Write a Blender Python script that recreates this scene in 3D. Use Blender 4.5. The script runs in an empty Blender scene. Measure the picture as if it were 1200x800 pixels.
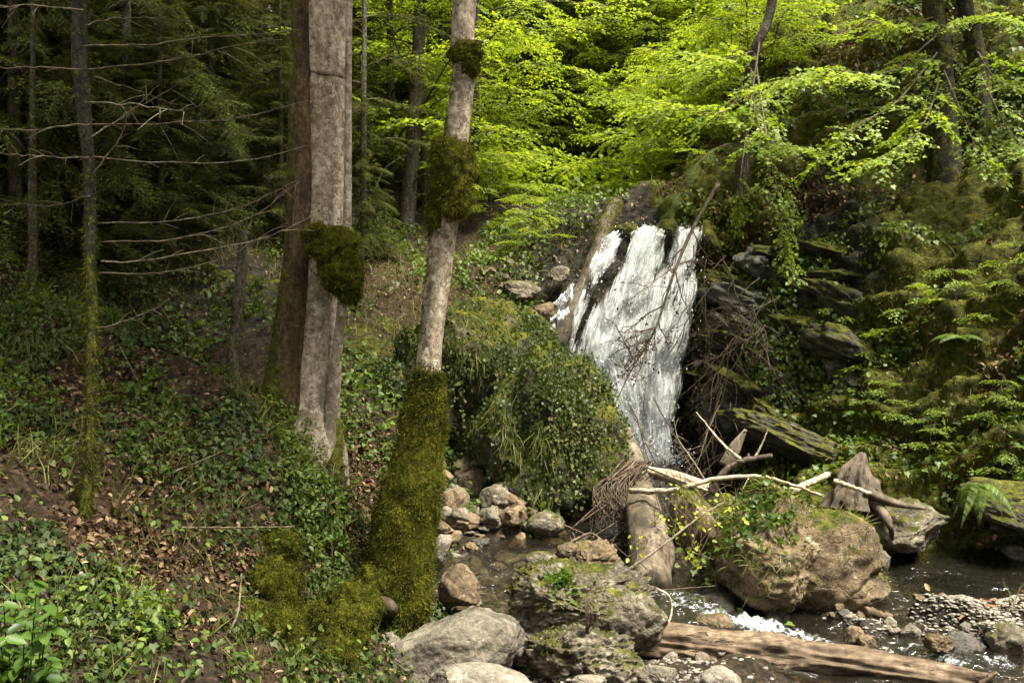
import bpy, bmesh, math
import numpy as np
from mathutils import Vector
rng = np.random.default_rng(11)
PI = math.pi
SC = bpy.context.scene
COL = SC.collection

# ------------------------------------------------------------------ camera mapping (photo pixels of a 1200x800 frame)
F = 1167.0; CH = 3.0; PITCH = math.atan(40 / F)
CAM = np.array([0, 0, CH])
def ray(px, py):
    a = (px - 600) / F; b = -(py - 400) / F
    return np.array([a, math.cos(PITCH) + b * math.sin(PITCH), -math.sin(PITCH) + b * math.cos(PITCH)])
def P(px, py, d):
    r = ray(px, py); return CAM + r * (d / r[1])

# ------------------------------------------------------------------ noise
def _h(ix, iy, iz, seed):
    h = (ix.astype(np.uint32) * np.uint32(374761393) + iy.astype(np.uint32) * np.uint32(668265263)
         + iz.astype(np.uint32) * np.uint32(2147483647) + np.uint32((int(seed) * 974711 + 12345) % 4294967296))
    h = (h ^ (h >> np.uint32(13))) * np.uint32(1274126177)
    h = (h ^ (h >> np.uint32(16))) * np.uint32(2246822519)
    h = h ^ (h >> np.uint32(15))
    return h.astype(np.float64) / 2147483648.0 - 1.0
def vn(p, seed=0):
    p = np.asarray(p, float); i = np.floor(p).astype(np.int64); f = p - i; f = f * f * f * (f * (f * 6 - 15) + 10)
    r = 0
    for a in (0, 1):
        wx = f[:, 0] if a else 1 - f[:, 0]
        for b in (0, 1):
            wy = f[:, 1] if b else 1 - f[:, 1]
            for c in (0, 1):
                wz = f[:, 2] if c else 1 - f[:, 2]
                r = r + wx * wy * wz * _h(i[:, 0] + a, i[:, 1] + b, i[:, 2] + c, seed)
    return r
def fbm(p, o=4, seed=0, g=.5, l=2.03):
    p = np.asarray(p, float); r = 0; a = 1.; s = 0
    for k in range(o):
        r = r + a * vn(p, seed + k * 17); s += a; a *= g; p = p * l + 11.3
    return r / s * 1.6
def nrm(v):
    return v / np.maximum(np.linalg.norm(v, axis=-1, keepdims=True), 1e-9)

# ------------------------------------------------------------------ mesh building
class MB:
    """collects vertices, faces, material indices and per-vertex attributes of ONE mesh"""
    def __init__(s): s.V = []; s.F = {}; s.n = 0; s.T = []; s.A = []
    def add(s, V, F, mi=0, tint=0., att=0.):
        V = np.asarray(V, float)
        if not isinstance(F, list): F = [F]
        for f in F:
            f = np.asarray(f)
            if len(f): s.F.setdefault((f.shape[1], mi), []).append(f + s.n)
        s.V.append(V); s.n += len(V)
        s.T.append(np.broadcast_to(np.asarray(tint, float), (len(V),))); s.A.append(np.broadcast_to(np.asarray(att, float), (len(V),)))
    def merge(s, o, R=None, sc=1., t=(0, 0, 0), dt=0.):
        V, Fd, T, A = o
        V = (V @ R.T if R is not None else V) * sc + np.asarray(t)
        for (k, mi), f in Fd.items(): s.F.setdefault((k, mi), []).append(f + s.n)
        s.V.append(V); s.n += len(V); s.T.append(T + dt); s.A.append(A)
    def data(s):
        return np.concatenate(s.V), {k: np.concatenate(v) for k, v in s.F.items()}, np.concatenate(s.T), np.concatenate(s.A)
def mesh_of(name, d, mats, smooth=True):
    V, Fd, T, A = d
    me = bpy.data.meshes.new(name)
    me.vertices.add(len(V)); me.vertices.foreach_set('co', V.astype(np.float32).ravel())
    lv = []; ls = []; mi = []; st = 0
    for (k, m), f in Fd.items():
        lv.append(f.ravel()); ls.append(st + np.arange(len(f)) * k); mi.append(np.full(len(f), m)); st += f.size
    lv = np.concatenate(lv).astype(np.int32); ls = np.concatenate(ls).astype(np.int32); mi = np.concatenate(mi).astype(np.int32)
    me.loops.add(len(lv)); me.loops.foreach_set('vertex_index', lv)
    me.polygons.add(len(ls)); me.polygons.foreach_set('loop_start', ls); me.polygons.foreach_set('material_index', mi)
    me.polygons.foreach_set('use_smooth', np.full(len(ls), smooth))
    for nm, a in (('tint', T), ('moss', A)):
        at = me.attributes.new(nm, 'FLOAT', 'POINT'); at.data.foreach_set('value', a.astype(np.float32))
    for m in (mats if isinstance(mats, (list, tuple)) else [mats]): me.materials.append(m)
    me.update(calc_edges=True)
    return me
def tag(o, label=None, cat=None, group=None, kind=None):
    if label: o['label'] = label
    if cat: o['category'] = cat
    if group: o['group'] = group
    if kind: o['kind'] = kind
    return o
def empty(name, loc, label=None, cat=None, group=None):
    o = bpy.data.objects.new(name, None); o.empty_display_size = .2; COL.objects.link(o); o.location = tuple(loc)
    return tag(o, label, cat, group)
ORG = {}
def build(name, mb, mats, parent=None, label=None, cat=None, group=None, kind=None, smooth=True):
    """links the collected world-space geometry as one object; its origin goes to its base (or to its parent's origin)"""
    V, Fd, T, A = mb.data() if isinstance(mb, MB) else mb
    org = np.array([V[:, 0].mean(), V[:, 1].mean(), V[:, 2].min()]) if parent is None else world(parent)
    o = bpy.data.objects.new(name, mesh_of(name, (V - org, Fd, T, A), mats, smooth)); COL.objects.link(o)
    if parent is None: o.location = tuple(org)
    else: o.parent = parent
    return tag(o, label, cat, group, kind)
def world(o):
    p = np.zeros(3)
    while o is not None: p = p + np.array(o.location); o = o.parent
    return p
def rotz(a): c, s = math.cos(a), math.sin(a); return np.array([[c, -s, 0], [s, c, 0], [0, 0, 1.]])
def frame(x, up):
    x = nrm(np.asarray(x, float)); z = np.asarray(up, float); z = nrm(z - (z @ x) * x); return np.stack([x, np.cross(z, x), z], 1)

# leaf templates: (verts along/across/up, faces)
T_RH = (np.array([(0, 0, 0), (.45, .5, .08), (1, 0, -.06), (.45, -.5, .08)]), [[(0, 1, 2, 3)]])
T_L6 = (np.array([(0, 0, 0), (.28, .46, .09), (.7, .36, .05), (1, 0, -.1), (.7, -.36, .05), (.28, -.46, .09)]), [[(0, 1, 2, 3), (0, 3, 4, 5)]])
T_IVY = (np.array([(.35, 0, -.03), (0, 0, 0), (-.12, .32, .04), (.32, .55, .05), (.5, .24, .02), (1, 0, -.05), (.5, -.24, .02), (.32, -.55, .05), (-.12, -.32, .04)]),
         [[(0, 1, 2, 3), (0, 3, 4, 5), (0, 7, 8, 1), (0, 5, 6, 7)]])
T_BL = (np.array([(0, -.5, 0), (0, .5, 0), (1, 0, 0)]), [[(0, 1, 2)]])
T_GR = (np.array([(0, -.5, 0), (0, .5, 0), (.55, .35, .0), (.55, -.35, 0), (1, 0, -.3)]), [[(0, 1, 2, 3)], [(3, 2, 4)]])
T_CURL = (np.array([(0, 0, 0), (.3, .42, .16), (.72, .36, .22), (1, 0, .05), (.72, -.36, .12), (.3, -.42, .2)]), [[(0, 1, 2, 3), (0, 3, 4, 5)]])
def leaves(mb, pos, dr, nr, ln, wd, tm, tint, mi=0):
    n = len(pos); t, Fs = tm; k = len(t)
    x = nrm(dr); z = nr - (nr * x).sum(1, keepdims=True) * x; z = nrm(z); y = np.cross(z, x)
    ln = np.broadcast_to(ln, (n,))[:, None, None]; wd = np.broadcast_to(wd, (n,))[:, None, None]
    V = pos[:, None] + ln * (t[None, :, :1] * x[:, None] + wd * t[None, :, 1:2] * y[:, None] + t[None, :, 2:] * z[:, None])
    off = (np.arange(n) * k)[:, None, None]
    fs = [(np.asarray(f)[None] + off).reshape(-1, len(f[0])) for f in Fs]
    mb.add(V.reshape(-1, 3), fs, mi, np.repeat(np.broadcast_to(tint, (n,)), k))
def spline(pts, n):
    p = np.asarray(pts, float); m = len(p)
    if m == 2: t = np.linspace(0, 1, n)[:, None]; return p[0] * (1 - t) + p[1] * t
    q = np.vstack([2 * p[0] - p[1], p, 2 * p[-1] - p[-2]])
    u = np.linspace(0, m - 1 - 1e-9, n); i = u.astype(int); f = (u - i)[:, None]
    a, b, c, d = q[i], q[i + 1], q[i + 2], q[i + 3]
    return .5 * (2 * b + (c - a) * f + (2 * a - 5 * b + 4 * c - d) * f * f + (3 * b - a - 3 * c + d) * f ** 3)
def tube(mb, pts, rad, k=8, mi=0, rough=0., fr=3., stretch=.3, cap=True, tint=0., att=0., seed=0, ell=1., side=0.):
    p = np.asarray(pts, float); n = len(p); rad = np.asarray(rad, float); rad = np.interp(np.linspace(0, 1, n), np.linspace(0, 1, rad.size), rad.ravel()) if rad.size > 1 and rad.size != n else np.broadcast_to(rad, (n,))
    tg = nrm(np.gradient(p, axis=0)); ref = np.array([0, 0, 1.]) if abs(tg[:, 2]).mean() < .8 else np.array([0, -1., 0])
    u = nrm(ref - (tg @ ref)[:, None] * tg); w = np.cross(tg, u)
    a = np.arange(k) * 2 * PI / k
    ring = np.cos(a)[None, :, None] * u[:, None] * ell + np.sin(a)[None, :, None] * w[:, None]
    R = np.repeat(rad[:, None], k, 1)
    if rough:
        s = np.concatenate([[0], np.cumsum(np.linalg.norm(np.diff(p, axis=0), axis=1))])
        q = np.stack([np.cos(a)[None] * np.ones((n, 1)) * fr * .35, np.sin(a)[None] * np.ones((n, 1)) * fr * .35, np.repeat(s[:, None], k, 1) * fr * stretch], -1).reshape(-1, 3)
        R = R * (1 + rough * fbm(q + seed * 7.7, 4, seed).reshape(n, k))
    V = (p[:, None] + ring * R[..., None]).reshape(-1, 3)
    i = np.arange(n - 1)[:, None] * k; j = np.arange(k)[None]; j2 = (j + 1) % k
    Fq = np.stack([i + j, i + j2, i + k + j2, i + k + j], -1).reshape(-1, 4)
    fs = [Fq]
    att = np.asarray(att, float)
    if att.ndim == 1 and len(att) == n: att = np.repeat(att, k)
    att = np.broadcast_to(att, (len(V),)) + np.tile(-np.sin(a) * side, n)
    if cap:
        V = np.vstack([V, p[0], p[-1]]); c0 = n * k; c1 = c0 + 1; jj = np.arange(k)
        fs.append(np.vstack([np.stack([np.full(k, c0), (jj + 1) % k, jj], 1), np.stack([np.full(k, c1), (n - 1) * k + jj, (n - 1) * k + (jj + 1) % k], 1)]))
        att = np.concatenate([att, att[:1], att[-1:]])
    mb.add(V, fs, mi, tint, att)

# ------------------------------------------------------------------ materials
class NT:
    def __init__(s, name):
        s.m = bpy.data.materials.new(name); s.m.use_nodes = True; s.t = s.m.node_tree; s.t.nodes.clear()
        s.out = s.t.nodes.new('ShaderNodeOutputMaterial'); s.co = s.n('ShaderNodeTexCoord').outputs['Object']
    def n(s, ty, **kw):
        x = s.t.nodes.new(ty)
        for k, v in kw.items():
            if k.startswith('_'): setattr(x, k[1:], v)
        for k, v in kw.items():
            if not k.startswith('_'): s.set(x.inputs[int(k[1:])] if k[0] == 'i' and k[1:].isdigit() else x.inputs[k.replace('__', ' ')], v)
        return x
    def set(s, i, v):
        if isinstance(v, bpy.types.NodeSocket): s.t.links.new(v, i)
        elif isinstance(v, (tuple, list)) and len(v) == 3 and i.type == 'RGBA': i.default_value = (*v, 1)
        else: i.default_value = v
    def attr(s, a): return s.n('ShaderNodeAttribute', _attribute_name=a).outputs['Fac']
    def noise(s, sc, det=5., rough=.55, vec=None, dist=0.):
        return s.n('ShaderNodeTexNoise', Vector=vec or s.co, Scale=sc, Detail=det, Roughness=rough, Distortion=dist).outputs['Fac']
    def scale(s, v, vec=None): return s.n('ShaderNodeMapping', Vector=vec or s.co, Scale=v).outputs[0]
    def math(s, op, a, b=0., c=0., clamp=False): return s.n('ShaderNodeMath', _operation=op, _use_clamp=clamp, i0=a, i1=b, i2=c).outputs[0]
    def rng(s, v, a, b, c=0., d=1.): return s.n('ShaderNodeMapRange', Value=v, i1=a, i2=b, i3=c, i4=d).outputs[0]
    def ramp(s, v, *stops):
        r = s.n('ShaderNodeValToRGB', Fac=v); e = r.color_ramp.elements
        while len(e) < len(stops): e.new(.5)
        for el, (p, c) in zip(e, stops): el.position = p; el.color = (*c, 1)
        return r.outputs[0]
    def mix(s, f, a, b, bt='MIX'):
        x = s.n('ShaderNodeMix', _data_type='RGBA', _blend_type=bt, i0=f); s.set(x.inputs[6], a); s.set(x.inputs[7], b); return x.outputs[2]
    def bump(s, h, st=.5, d=.02, nm=None):
        b = s.n('ShaderNodeBump', Strength=st, Distance=d, Height=h)
        if nm is not None: s.set(b.inputs['Normal'], nm)
        return b.outputs[0]
    def pbr(s, col, rough=.8, normal=None, spec=.3, **kw):
        b = s.n('ShaderNodeBsdfPrincipled'); s.set(b.inputs['Base Color'], col); s.set(b.inputs['Roughness'], rough); s.set(b.inputs['Specular IOR Level'], spec)
        if normal is not None: s.set(b.inputs['Normal'], normal)
        return b.outputs[0]
    def done(s, sh): s.t.links.new(sh, s.out.inputs['Surface']); return s.m
def leaf_mat(name, cols, trans=.4, tcol=None, rough=.5, spec=.3):
    n = NT(name); k = len(cols)
    c = n.ramp(n.attr('tint'), *[(i / (k - 1), x) for i, x in enumerate(cols)])
    sh = n.pbr(c, rough, spec=spec)
    if trans:
        tc = n.mix(1., c, tcol or (1.9, 1.7, .7), 'MULTIPLY')
        tr = n.n('ShaderNodeBsdfTranslucent', Color=tc).outputs[0]
        sh = n.n('ShaderNodeMixShader', i0=trans, i1=sh, i2=tr).outputs[0]
    return n.done(sh)
MOSS = [(.015, .018, .0025), (.042, .047, .005), (.090, .090, .009), (.17, .155, .016)]
def moss_col(n, sc=9.):
    f = n.math('ADD', n.math('MULTIPLY', n.noise(sc, 4), .6), n.math('MULTIPLY', n.noise(sc * 6, 3), .4))
    return n.ramp(f, (.36, MOSS[0]), (.46, MOSS[1]), (.56, MOSS[2]), (.66, MOSS[3]))
def rock_mat(name, cols, moss=.5, sc=3., rough=.85, lich=.3, wet=0.):
    n = NT(name)
    a = n.noise(sc, 9, .66, dist=.4); b = n.noise(sc * 9, 6, .7)
    c = n.ramp(n.math('ADD', n.math('MULTIPLY', a, .62), n.math('MULTIPLY', b, .38)), (.37, cols[0]), (.46, cols[1]), (.54, cols[2]), (.63, cols[3]))
    lf = n.rng(n.noise(sc * 3.3, 8, .72, dist=.8), .58, .66); c = n.mix(n.math('MULTIPLY', lf, lich), c, (.50, .47, .40))
    cr = n.n('ShaderNodeTexVoronoi', _feature='DISTANCE_TO_EDGE', Vector=n.n('ShaderNodeMix', _data_type='VECTOR', i0=.12, i4=n.co, i5=n.n('ShaderNodeTexNoise', Scale=sc * 2, Vector=n.co).outputs['Color']).outputs[1], Scale=sc * .9).outputs['Distance']
    crk = n.rng(cr, 0., .022); c = n.mix(n.math('MULTIPLY', n.rng(crk, 0, 1, .5, 0), n.rng(n.noise(sc * .8, 3), .45, .6)), c, (.02, .017, .012))
    nz = n.n('ShaderNodeSeparateXYZ', Vector=n.n('ShaderNodeNewGeometry').outputs['Normal']).outputs[2]
    mf = n.math('ADD', n.math('ADD', nz, n.math('MULTIPLY', n.math('SUBTRACT', n.noise(sc * 1.7, 8, .68), .5), 3.0)), n.attr('moss'))
    mk = n.math('MULTIPLY', n.rng(mf, 1.25 - moss, 1.6 - moss), 1., clamp=True)
    c = n.mix(mk, c, moss_col(n, sc * 4))
    h = n.math('ADD', n.math('MULTIPLY', a, 1.4), n.math('ADD', n.math('MULTIPLY', b, .5), n.math('MULTIPLY', crk, .12)))
    h = n.math('ADD', h, n.math('MULTIPLY', n.math('MULTIPLY', mk, n.noise(sc * 40, 2)), .7))
    return n.done(n.pbr(c, n.rng(mk, 0, 1, rough, .95), n.bump(h, .9, .06), .25 + wet))
def bark_mat(name, cols, sc=4., moss=0., lich=.5, band=0.):
    n = NT(name)
    v = n.scale((1, 1, .22)); a = n.noise(sc * 2, 9, .7, v); b = n.noise(sc * 5, 8, .68)
    c = n.ramp(n.math('ADD', n.math('MULTIPLY', a, .5), n.math('MULTIPLY', b, .5)), (.38, cols[0]), (.46, cols[1]), (.53, cols[2]), (.61, cols[3]))
    c = n.mix(n.math('MULTIPLY', n.rng(n.noise(sc * .9, 9, .74, n.scale((1.5, 1.5, .6)), .3), .49, .58), .6), c, cols[0])
    c = n.mix(n.math('MULTIPLY', n.rng(n.noise(sc * 4.2, 9, .72, dist=.25), .53, .60), lich), c, (.50, .46, .39))
    c = n.mix(n.math('MULTIPLY', n.rng(n.noise(sc * 9, 5, .65), .58, .63), .8), c, (.05, .04, .028))
    ln = n.noise(sc, 6, .6, n.scale((2, 2, 14))); c = n.mix(n.math('MULTIPLY', n.rng(ln, .58, .66), band), c, (.06, .045, .03))
    mf = n.math('ADD', n.attr('moss'), n.math('MULTIPLY', n.math('SUBTRACT', n.noise(sc * 1.5, 9, .74), .5), 3.2))
    mk = n.rng(mf, .55 - moss, .8 - moss); c = n.mix(mk, c, moss_col(n, sc * 4))
    h = n.math('ADD', n.math('ADD', a, n.math('MULTIPLY', b, .6)), n.math('MULTIPLY', n.math('MULTIPLY', mk, n.noise(sc * 22, 2)), .8))
    return n.done(n.pbr(c, .9, n.bump(h, .8, .03), .2))
def wood_mat(name, cols, sc=3., axis=(1, 1, 1)):
    n = NT(name); v = n.scale(axis)
    a = n.noise(sc * 2, 9, .68, v, .3); b = n.noise(sc * 3, 7, .65)
    c = n.ramp(n.math('ADD', n.math('MULTIPLY', a, .65), n.math('MULTIPLY', b, .35)), (.38, cols[0]), (.46, cols[1]), (.53, cols[2]), (.62, cols[3]))
    cr = n.rng(n.noise(sc * 4, 4, .6, v), .60, .66); c = n.mix(n.math('MULTIPLY', cr, .8), c, (.035, .02, .012))
    mf = n.math('ADD', n.attr('moss'), n.math('MULTIPLY', n.math('SUBTRACT', n.noise(sc * 2, 6, .7), .5), 1.6)); c = n.mix(n.rng(mf, .5, .75), c, moss_col(n, sc * 5))
    return n.done(n.pbr(c, .75, n.bump(n.math('SUBTRACT', a, cr), .9, .02), .25))
def ground_mat():
    n = NT('ground_soil'); rk, ms, lt = n.attr('rock'), n.attr('moss'), n.attr('litter')
    a = n.noise(2.2, 9, .68); b = n.noise(14, 8, .7); g = n.noise(50, 4, .6)
    soil = n.ramp(b, (.38, (.010, .0075, .004)), (.5, (.03, .021, .012)), (.62, (.075, .052, .028)))
    vc = n.n('ShaderNodeTexVoronoi', Vector=n.co, Scale=26., Randomness=1.).outputs['Color']
    vr = n.n('ShaderNodeSeparateColor', Color=vc).outputs[0]
    lit = n.ramp(vr, (.1, (.022, .013, .007)), (.5, (.042, .025, .013)), (.8, (.068, .041, .022)), (.97, (.11, .07, .04)))
    c = n.mix(n.rng(n.math('ADD', lt, n.math('MULTIPLY', n.math('SUBTRACT', a, .5), 1.6)), .35, .6), soil, lit)
    st = n.noise(3.2, 10, .7, n.n('ShaderNodeMapping', Vector=n.co, Scale=(.7, .7, 2.6), Rotation=(0, .45, 0)).outputs[0], .4)
    rc = n.ramp(n.math('ADD', n.math('MULTIPLY', st, .6), n.math('MULTIPLY', b, .4)), (.38, (.008, .007, .005)), (.47, (.024, .021, .015)), (.54, (.05, .044, .032)), (.62, (.10, .088, .064)))
    c = n.mix(n.rng(n.math('ADD', rk, n.math('MULTIPLY', n.math('SUBTRACT', a, .5), 1.2)), .4, .6), c, rc)
    mk = n.rng(n.math('ADD', ms, n.math('MULTIPLY', n.math('SUBTRACT', n.noise(3.1, 9, .7), .5), 1.9)), .45, .65)
    c = n.mix(mk, c, moss_col(n, 12))
    h = n.math('ADD', n.math('ADD', n.math('MULTIPLY', st, 1.5), b), n.math('MULTIPLY', g, .4))
    return n.done(n.pbr(c, .9, n.bump(h, 1., .08), .2))
def water_mat():
    n = NT('stream_water'); f = n.attr('moss')
    w = n.math('ADD', n.noise(5, 4, .6, n.scale((1, 1.6, 1)), .8), n.math('MULTIPLY', n.noise(22, 3, .6), .35))
    nb = n.bump(w, .75, .05)
    body = n.n('ShaderNodeMixShader', i0=.28, i1=n.n('ShaderNodeBsdfTransparent', Color=(.78, .72, .58)).outputs[0], i2=n.pbr((.022, .020, .013), .25)).outputs[0]
    gl = n.n('ShaderNodeBsdfGlossy', Color=(.95, .95, .95), Roughness=.06, Normal=nb).outputs[0]
    sh = n.n('ShaderNodeMixShader', i0=n.math('ADD', n.n('ShaderNodeFresnel', IOR=1.33, Normal=nb).outputs[0], .03), i1=body, i2=gl).outputs[0]
    fv = n.math('ADD', f, n.math('MULTIPLY', n.math('SUBTRACT', n.noise(9, 8, .75, n.scale((1, 1.4, 1)), .7), .5), 2.2))
    foam = n.pbr(n.ramp(n.noise(16, 6, .7, n.scale((1, 1.6, 1)), .6), (.38, (.07, .085, .085)), (.60, (.50, .52, .52))), .5, n.bump(n.noise(24, 4), .7, .04))
    return n.done(n.n('ShaderNodeMixShader', i0=n.rng(fv, .50, .74), i1=sh, i2=foam).outputs[0])
def fall_mat():
    n = NT('falling_water')
    fl = n.n('ShaderNodeAttribute', _attribute_name='flow').outputs['Vector']
    a = n.noise(1., 6, .68, n.scale((22, 4.2, 7), fl), .9); b = n.noise(1., 5, .7, n.scale((66, 12, 13), fl), .5); c = n.noise(1., 3, .6, n.scale((6, 1.1, 3), fl), .2)
    d = n.attr('moss')
    v = n.math('ADD', n.math('ADD', n.math('MULTIPLY', a, 1.15), n.math('MULTIPLY', b, .85)), n.math('ADD', n.math('MULTIPLY', c, .5), d))
    al = n.rng(v, 1.08, 1.48)
    col = n.ramp(b, (.40, (.46, .50, .53)), (.50, (.92, .92, .91)))
    w = n.pbr(col, .35, n.bump(n.math('ADD', a, b), .55, .03), .4)
    w = n.n('ShaderNodeMixShader', i0=.2, i1=w, i2=n.n('ShaderNodeBsdfTranslucent', Color=(.85, .87, .88)).outputs[0]).outputs[0]
    return n.done(n.n('ShaderNodeMixShader', i0=al, i1=n.n('ShaderNodeBsdfTransparent').outputs[0], i2=w).outputs[0])

M = {}
M['ground'] = ground_mat(); M['water'] = water_mat(); M['fall'] = fall_mat()
M['rock'] = rock_mat('grey_rock', [(.034, .029, .021), (.09, .076, .056), (.152, .130, .097), (.26, .226, .172)], .05, 2.6)
M['rock_pale'] = rock_mat('pale_rock', [(.06, .051, .039), (.14, .12, .092), (.215, .19, .148), (.33, .298, .24)], -.2, 3., lich=.5)
M['rock_wet'] = rock_mat('wet_dark_rock', [(.011, .009, .006), (.028, .024, .016), (.052, .045, .030), (.10, .087, .062)], .1, 2.4, .35, .0, .3)
M['rock_moss'] = rock_mat('mossy_rock', [(.022, .019, .012), (.075, .062, .042), (.16, .135, .095), (.34, .30, .22)], .62, 2.6, lich=.55)
M['rock_rust'] = rock_mat('rusty_rock', [(.03, .022, .012), (.085, .06, .034), (.16, .115, .066), (.27, .215, .14)], .45, 2.6, lich=.3)
M['rock_deep'] = rock_mat('deep_moss_rock', [(.012, .011, .008), (.03, .028, .018), (.06, .052, .034), (.11, .095, .065)], .95, 2.2, lich=.1)
M['bark_pale'] = bark_mat('pale_beech_bark', [(.08, .060, .038), (.20, .158, .108), (.32, .265, .19), (.46, .405, .315)], 3., 0, .6, .15)
M['bark_brown'] = bark_mat('brown_mossy_bark', [(.014, .009, .005), (.042, .028, .012), (.080, .053, .021), (.14, .095, .04)], 4., .18, .05)
M['bark_dark'] = bark_mat('dark_bark', [(.014, .011, .008), (.04, .032, .022), (.07, .058, .042), (.13, .11, .085)], 5., .05, .15)
M['bark_black'] = bark_mat('black_mossy_bark', [(.004, .0035, .0025), (.010, .008, .006), (.02, .017, .011), (.036, .031, .022)], 5., .12, .05)
M['log_tan'] = wood_mat('tan_barkless_wood', [(.02, .014, .008), (.062, .041, .024), (.118, .083, .051), (.24, .185, .125)], 3.2, (.22, 1, 1))
M['log_grey'] = wood_mat('weathered_grey_wood', [(.022, .017, .010), (.052, .040, .025), (.10, .078, .050), (.18, .15, .105)], 3., (.8, .35, .5))
M['log_dark'] = wood_mat('dark_weathered_wood', [(.014, .010, .007), (.036, .026, .017), (.075, .056, .037), (.13, .10, .07)], 3., (.8, .4, .4))
M['stick'] = wood_mat('bleached_stick_wood', [(.12, .09, .055), (.24, .19, .12), (.36, .30, .21), (.5, .44, .34)], 6.)
M['twig'] = wood_mat('brown_twig_wood', [(.02, .014, .009), (.05, .036, .023), (.085, .062, .04), (.15, .115, .08)], 8.)
M['drytwig'] = wood_mat('dry_pale_twig_wood', [(.04, .034, .02), (.085, .07, .042), (.14, .115, .07), (.22, .18, .12)], 8.)
M['root'] = wood_mat('root_fibre', [(.022, .014, .009), (.055, .037, .022), (.095, .066, .042), (.16, .117, .08)], 8.)
M['moss'] = leaf_mat('moss_tufts', MOSS, .25, (1.5, 1.4, .6), .8, .1)
nb_ = NT('moss_cushion'); M['moss_base'] = nb_.done(nb_.pbr(moss_col(nb_, 16), .95, nb_.bump(nb_.noise(70, 3, .7), 1., .05), .05))
M['beech'] = leaf_mat('spring_beech_leaves', [(.075, .125, .009), (.13, .19, .012), (.19, .25, .015), (.28, .33, .025)], .5, (2.0, 1.9, .8), .5, .3)
M['maple'] = leaf_mat('maple_leaves', [(.045, .085, .010), (.085, .14, .014), (.14, .20, .018), (.21, .27, .025)], .42, (1.9, 1.8, .8), .5, .3)
M['conifer'] = leaf_mat('spruce_needles', [(.020, .029, .005), (.047, .062, .011), (.078, .094, .016), (.125, .132, .024)], .15, None, .75, .06)
M['ivy'] = leaf_mat('ivy_leaves', [(.012, .020, .005), (.028, .046, .010), (.048, .074, .016), (.10, .125, .03)], .2, None, .55, .2)
M['herb'] = leaf_mat('herb_leaves', [(.022, .040, .007), (.05, .085, .012), (.085, .13, .018), (.14, .18, .03)], .35, None, .5, .3)
M['herb_dim'] = leaf_mat('small_ivy_leaves', [(.016, .028, .006), (.032, .050, .011), (.055, .080, .016), (.095, .125, .028)], .25, None, .5, .3)
M['fresh'] = leaf_mat('fresh_green_leaves', [(.018, .040, .006), (.036, .075, .010), (.060, .115, .015), (.10, .165, .025)], .4, None, .45, .35)
M['lime'] = leaf_mat('lime_leaves', [(.16, .20, .015), (.24, .28, .02), (.32, .35, .03)], .4, None, .5, .3)
M['dry'] = leaf_mat('fallen_leaves', [(.022, .013, .007), (.055, .031, .015), (.105, .06, .029), (.17, .105, .055), (.27, .19, .115)], .12, (1.3, 1.1, .8), .7, .2)
M['grass'] = leaf_mat('grass_blades', [(.035, .045, .008), (.07, .085, .013), (.13, .14, .03), (.26, .23, .10)], .3, None, .6, .2)
M['vine'] = leaf_mat('hanging_vines', [(.014, .020, .006), (.034, .042, .012), (.065, .07, .022), (.12, .11, .045)], .1, None, .8, .1)
M['pebble'] = leaf_mat('pebbles', [(.075, .066, .052), (.12, .108, .085), (.18, .162, .132), (.27, .25, .21)], 0, None, .8, .25)
M['drop'] = leaf_mat('white_water_drops', [(.7, .72, .74), (.86, .87, .88)], .3, (1, 1, 1), .3, .5)

# ------------------------------------------------------------------ terrain
CP = [P(*a) for a in [
    (200, 800, 6), (370, 800, 7), (0, 600, 7), (200, 600, 7.8), (350, 600, 9), (400, 690, 9), (440, 740, 9.0), (0, 400, 9.3), (0, 335, 10), (100, 400, 9.5),
    (170, 412, 10), (250, 450, 10), (320, 485, 10.3), (390, 560, 10.5), (100, 500, 8.4), (100, 700, 6.3), (300, 700, 7.6),
    (200, 385, 15), (300, 335, 16), (200, 250, 17), (100, 200, 17), (250, 150, 20), (100, 50, 23), (300, 50, 28),
    (430, 600, 11.3), (430, 650, 11), (400, 520, 12), (440, 450, 13.5), (430, 350, 16), (470, 300, 18), (560, 300, 18.2), (600, 350, 16.7), (640, 330, 17.2), (640, 250, 20), (560, 220, 22), (700, 240, 20),
    (540, 590, 12.5), (600, 603, 12.5), (680, 600, 12.6), (520, 645, 11.5), (500, 700, 10), (560, 560, 13.6),
    (740, 530, 16.45), (700, 285, 17.5), (760, 280, 17.5), (820, 275, 17.5), (650, 385, 16.9), (740, 262, 19), (760, 250, 21), (690, 420, 16.9), (800, 420, 16.9), (690, 520, 16.2), (680, 345, 17.2),
    (800, 540, 16.1), (830, 420, 16.6), (850, 300, 17.2), (900, 350, 16), (900, 450, 15.2), (900, 530, 14.5), (850, 560, 14.8), (950, 545, 14), (1000, 545, 13.3), (1000, 400, 14.5), (950, 300, 16), (1000, 250, 16),
    (950, 200, 17), (900, 150, 18.5), (850, 200, 19), (1100, 600, 12.2), (1100, 450, 13), (1100, 300, 14.5), (1150, 250, 14.6), (1200, 200, 14.8), (1200, 400, 12.7), (1200, 570, 11.9), (1100, 150, 16.5), (1100, 0, 18.5),
    (950, 50, 20), (1200, 50, 17), (900, 0, 23), (1000, 655, 12.1), (1100, 655, 12.0), (1200, 655, 11.7), (880, 640, 11.6), (760, 690, 11.0), (820, 600, 12.6),
    (600, 775, 8.9), (700, 795, 9.0), (500, 800, 8.2), (840, 795, 8.5), (1000, 722, 10), (1195, 711, 9.95), (1150, 713, 10.02), (1250, 711, 9.9), (1200, 790, 8.6), (660, 120, 30)]]
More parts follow.
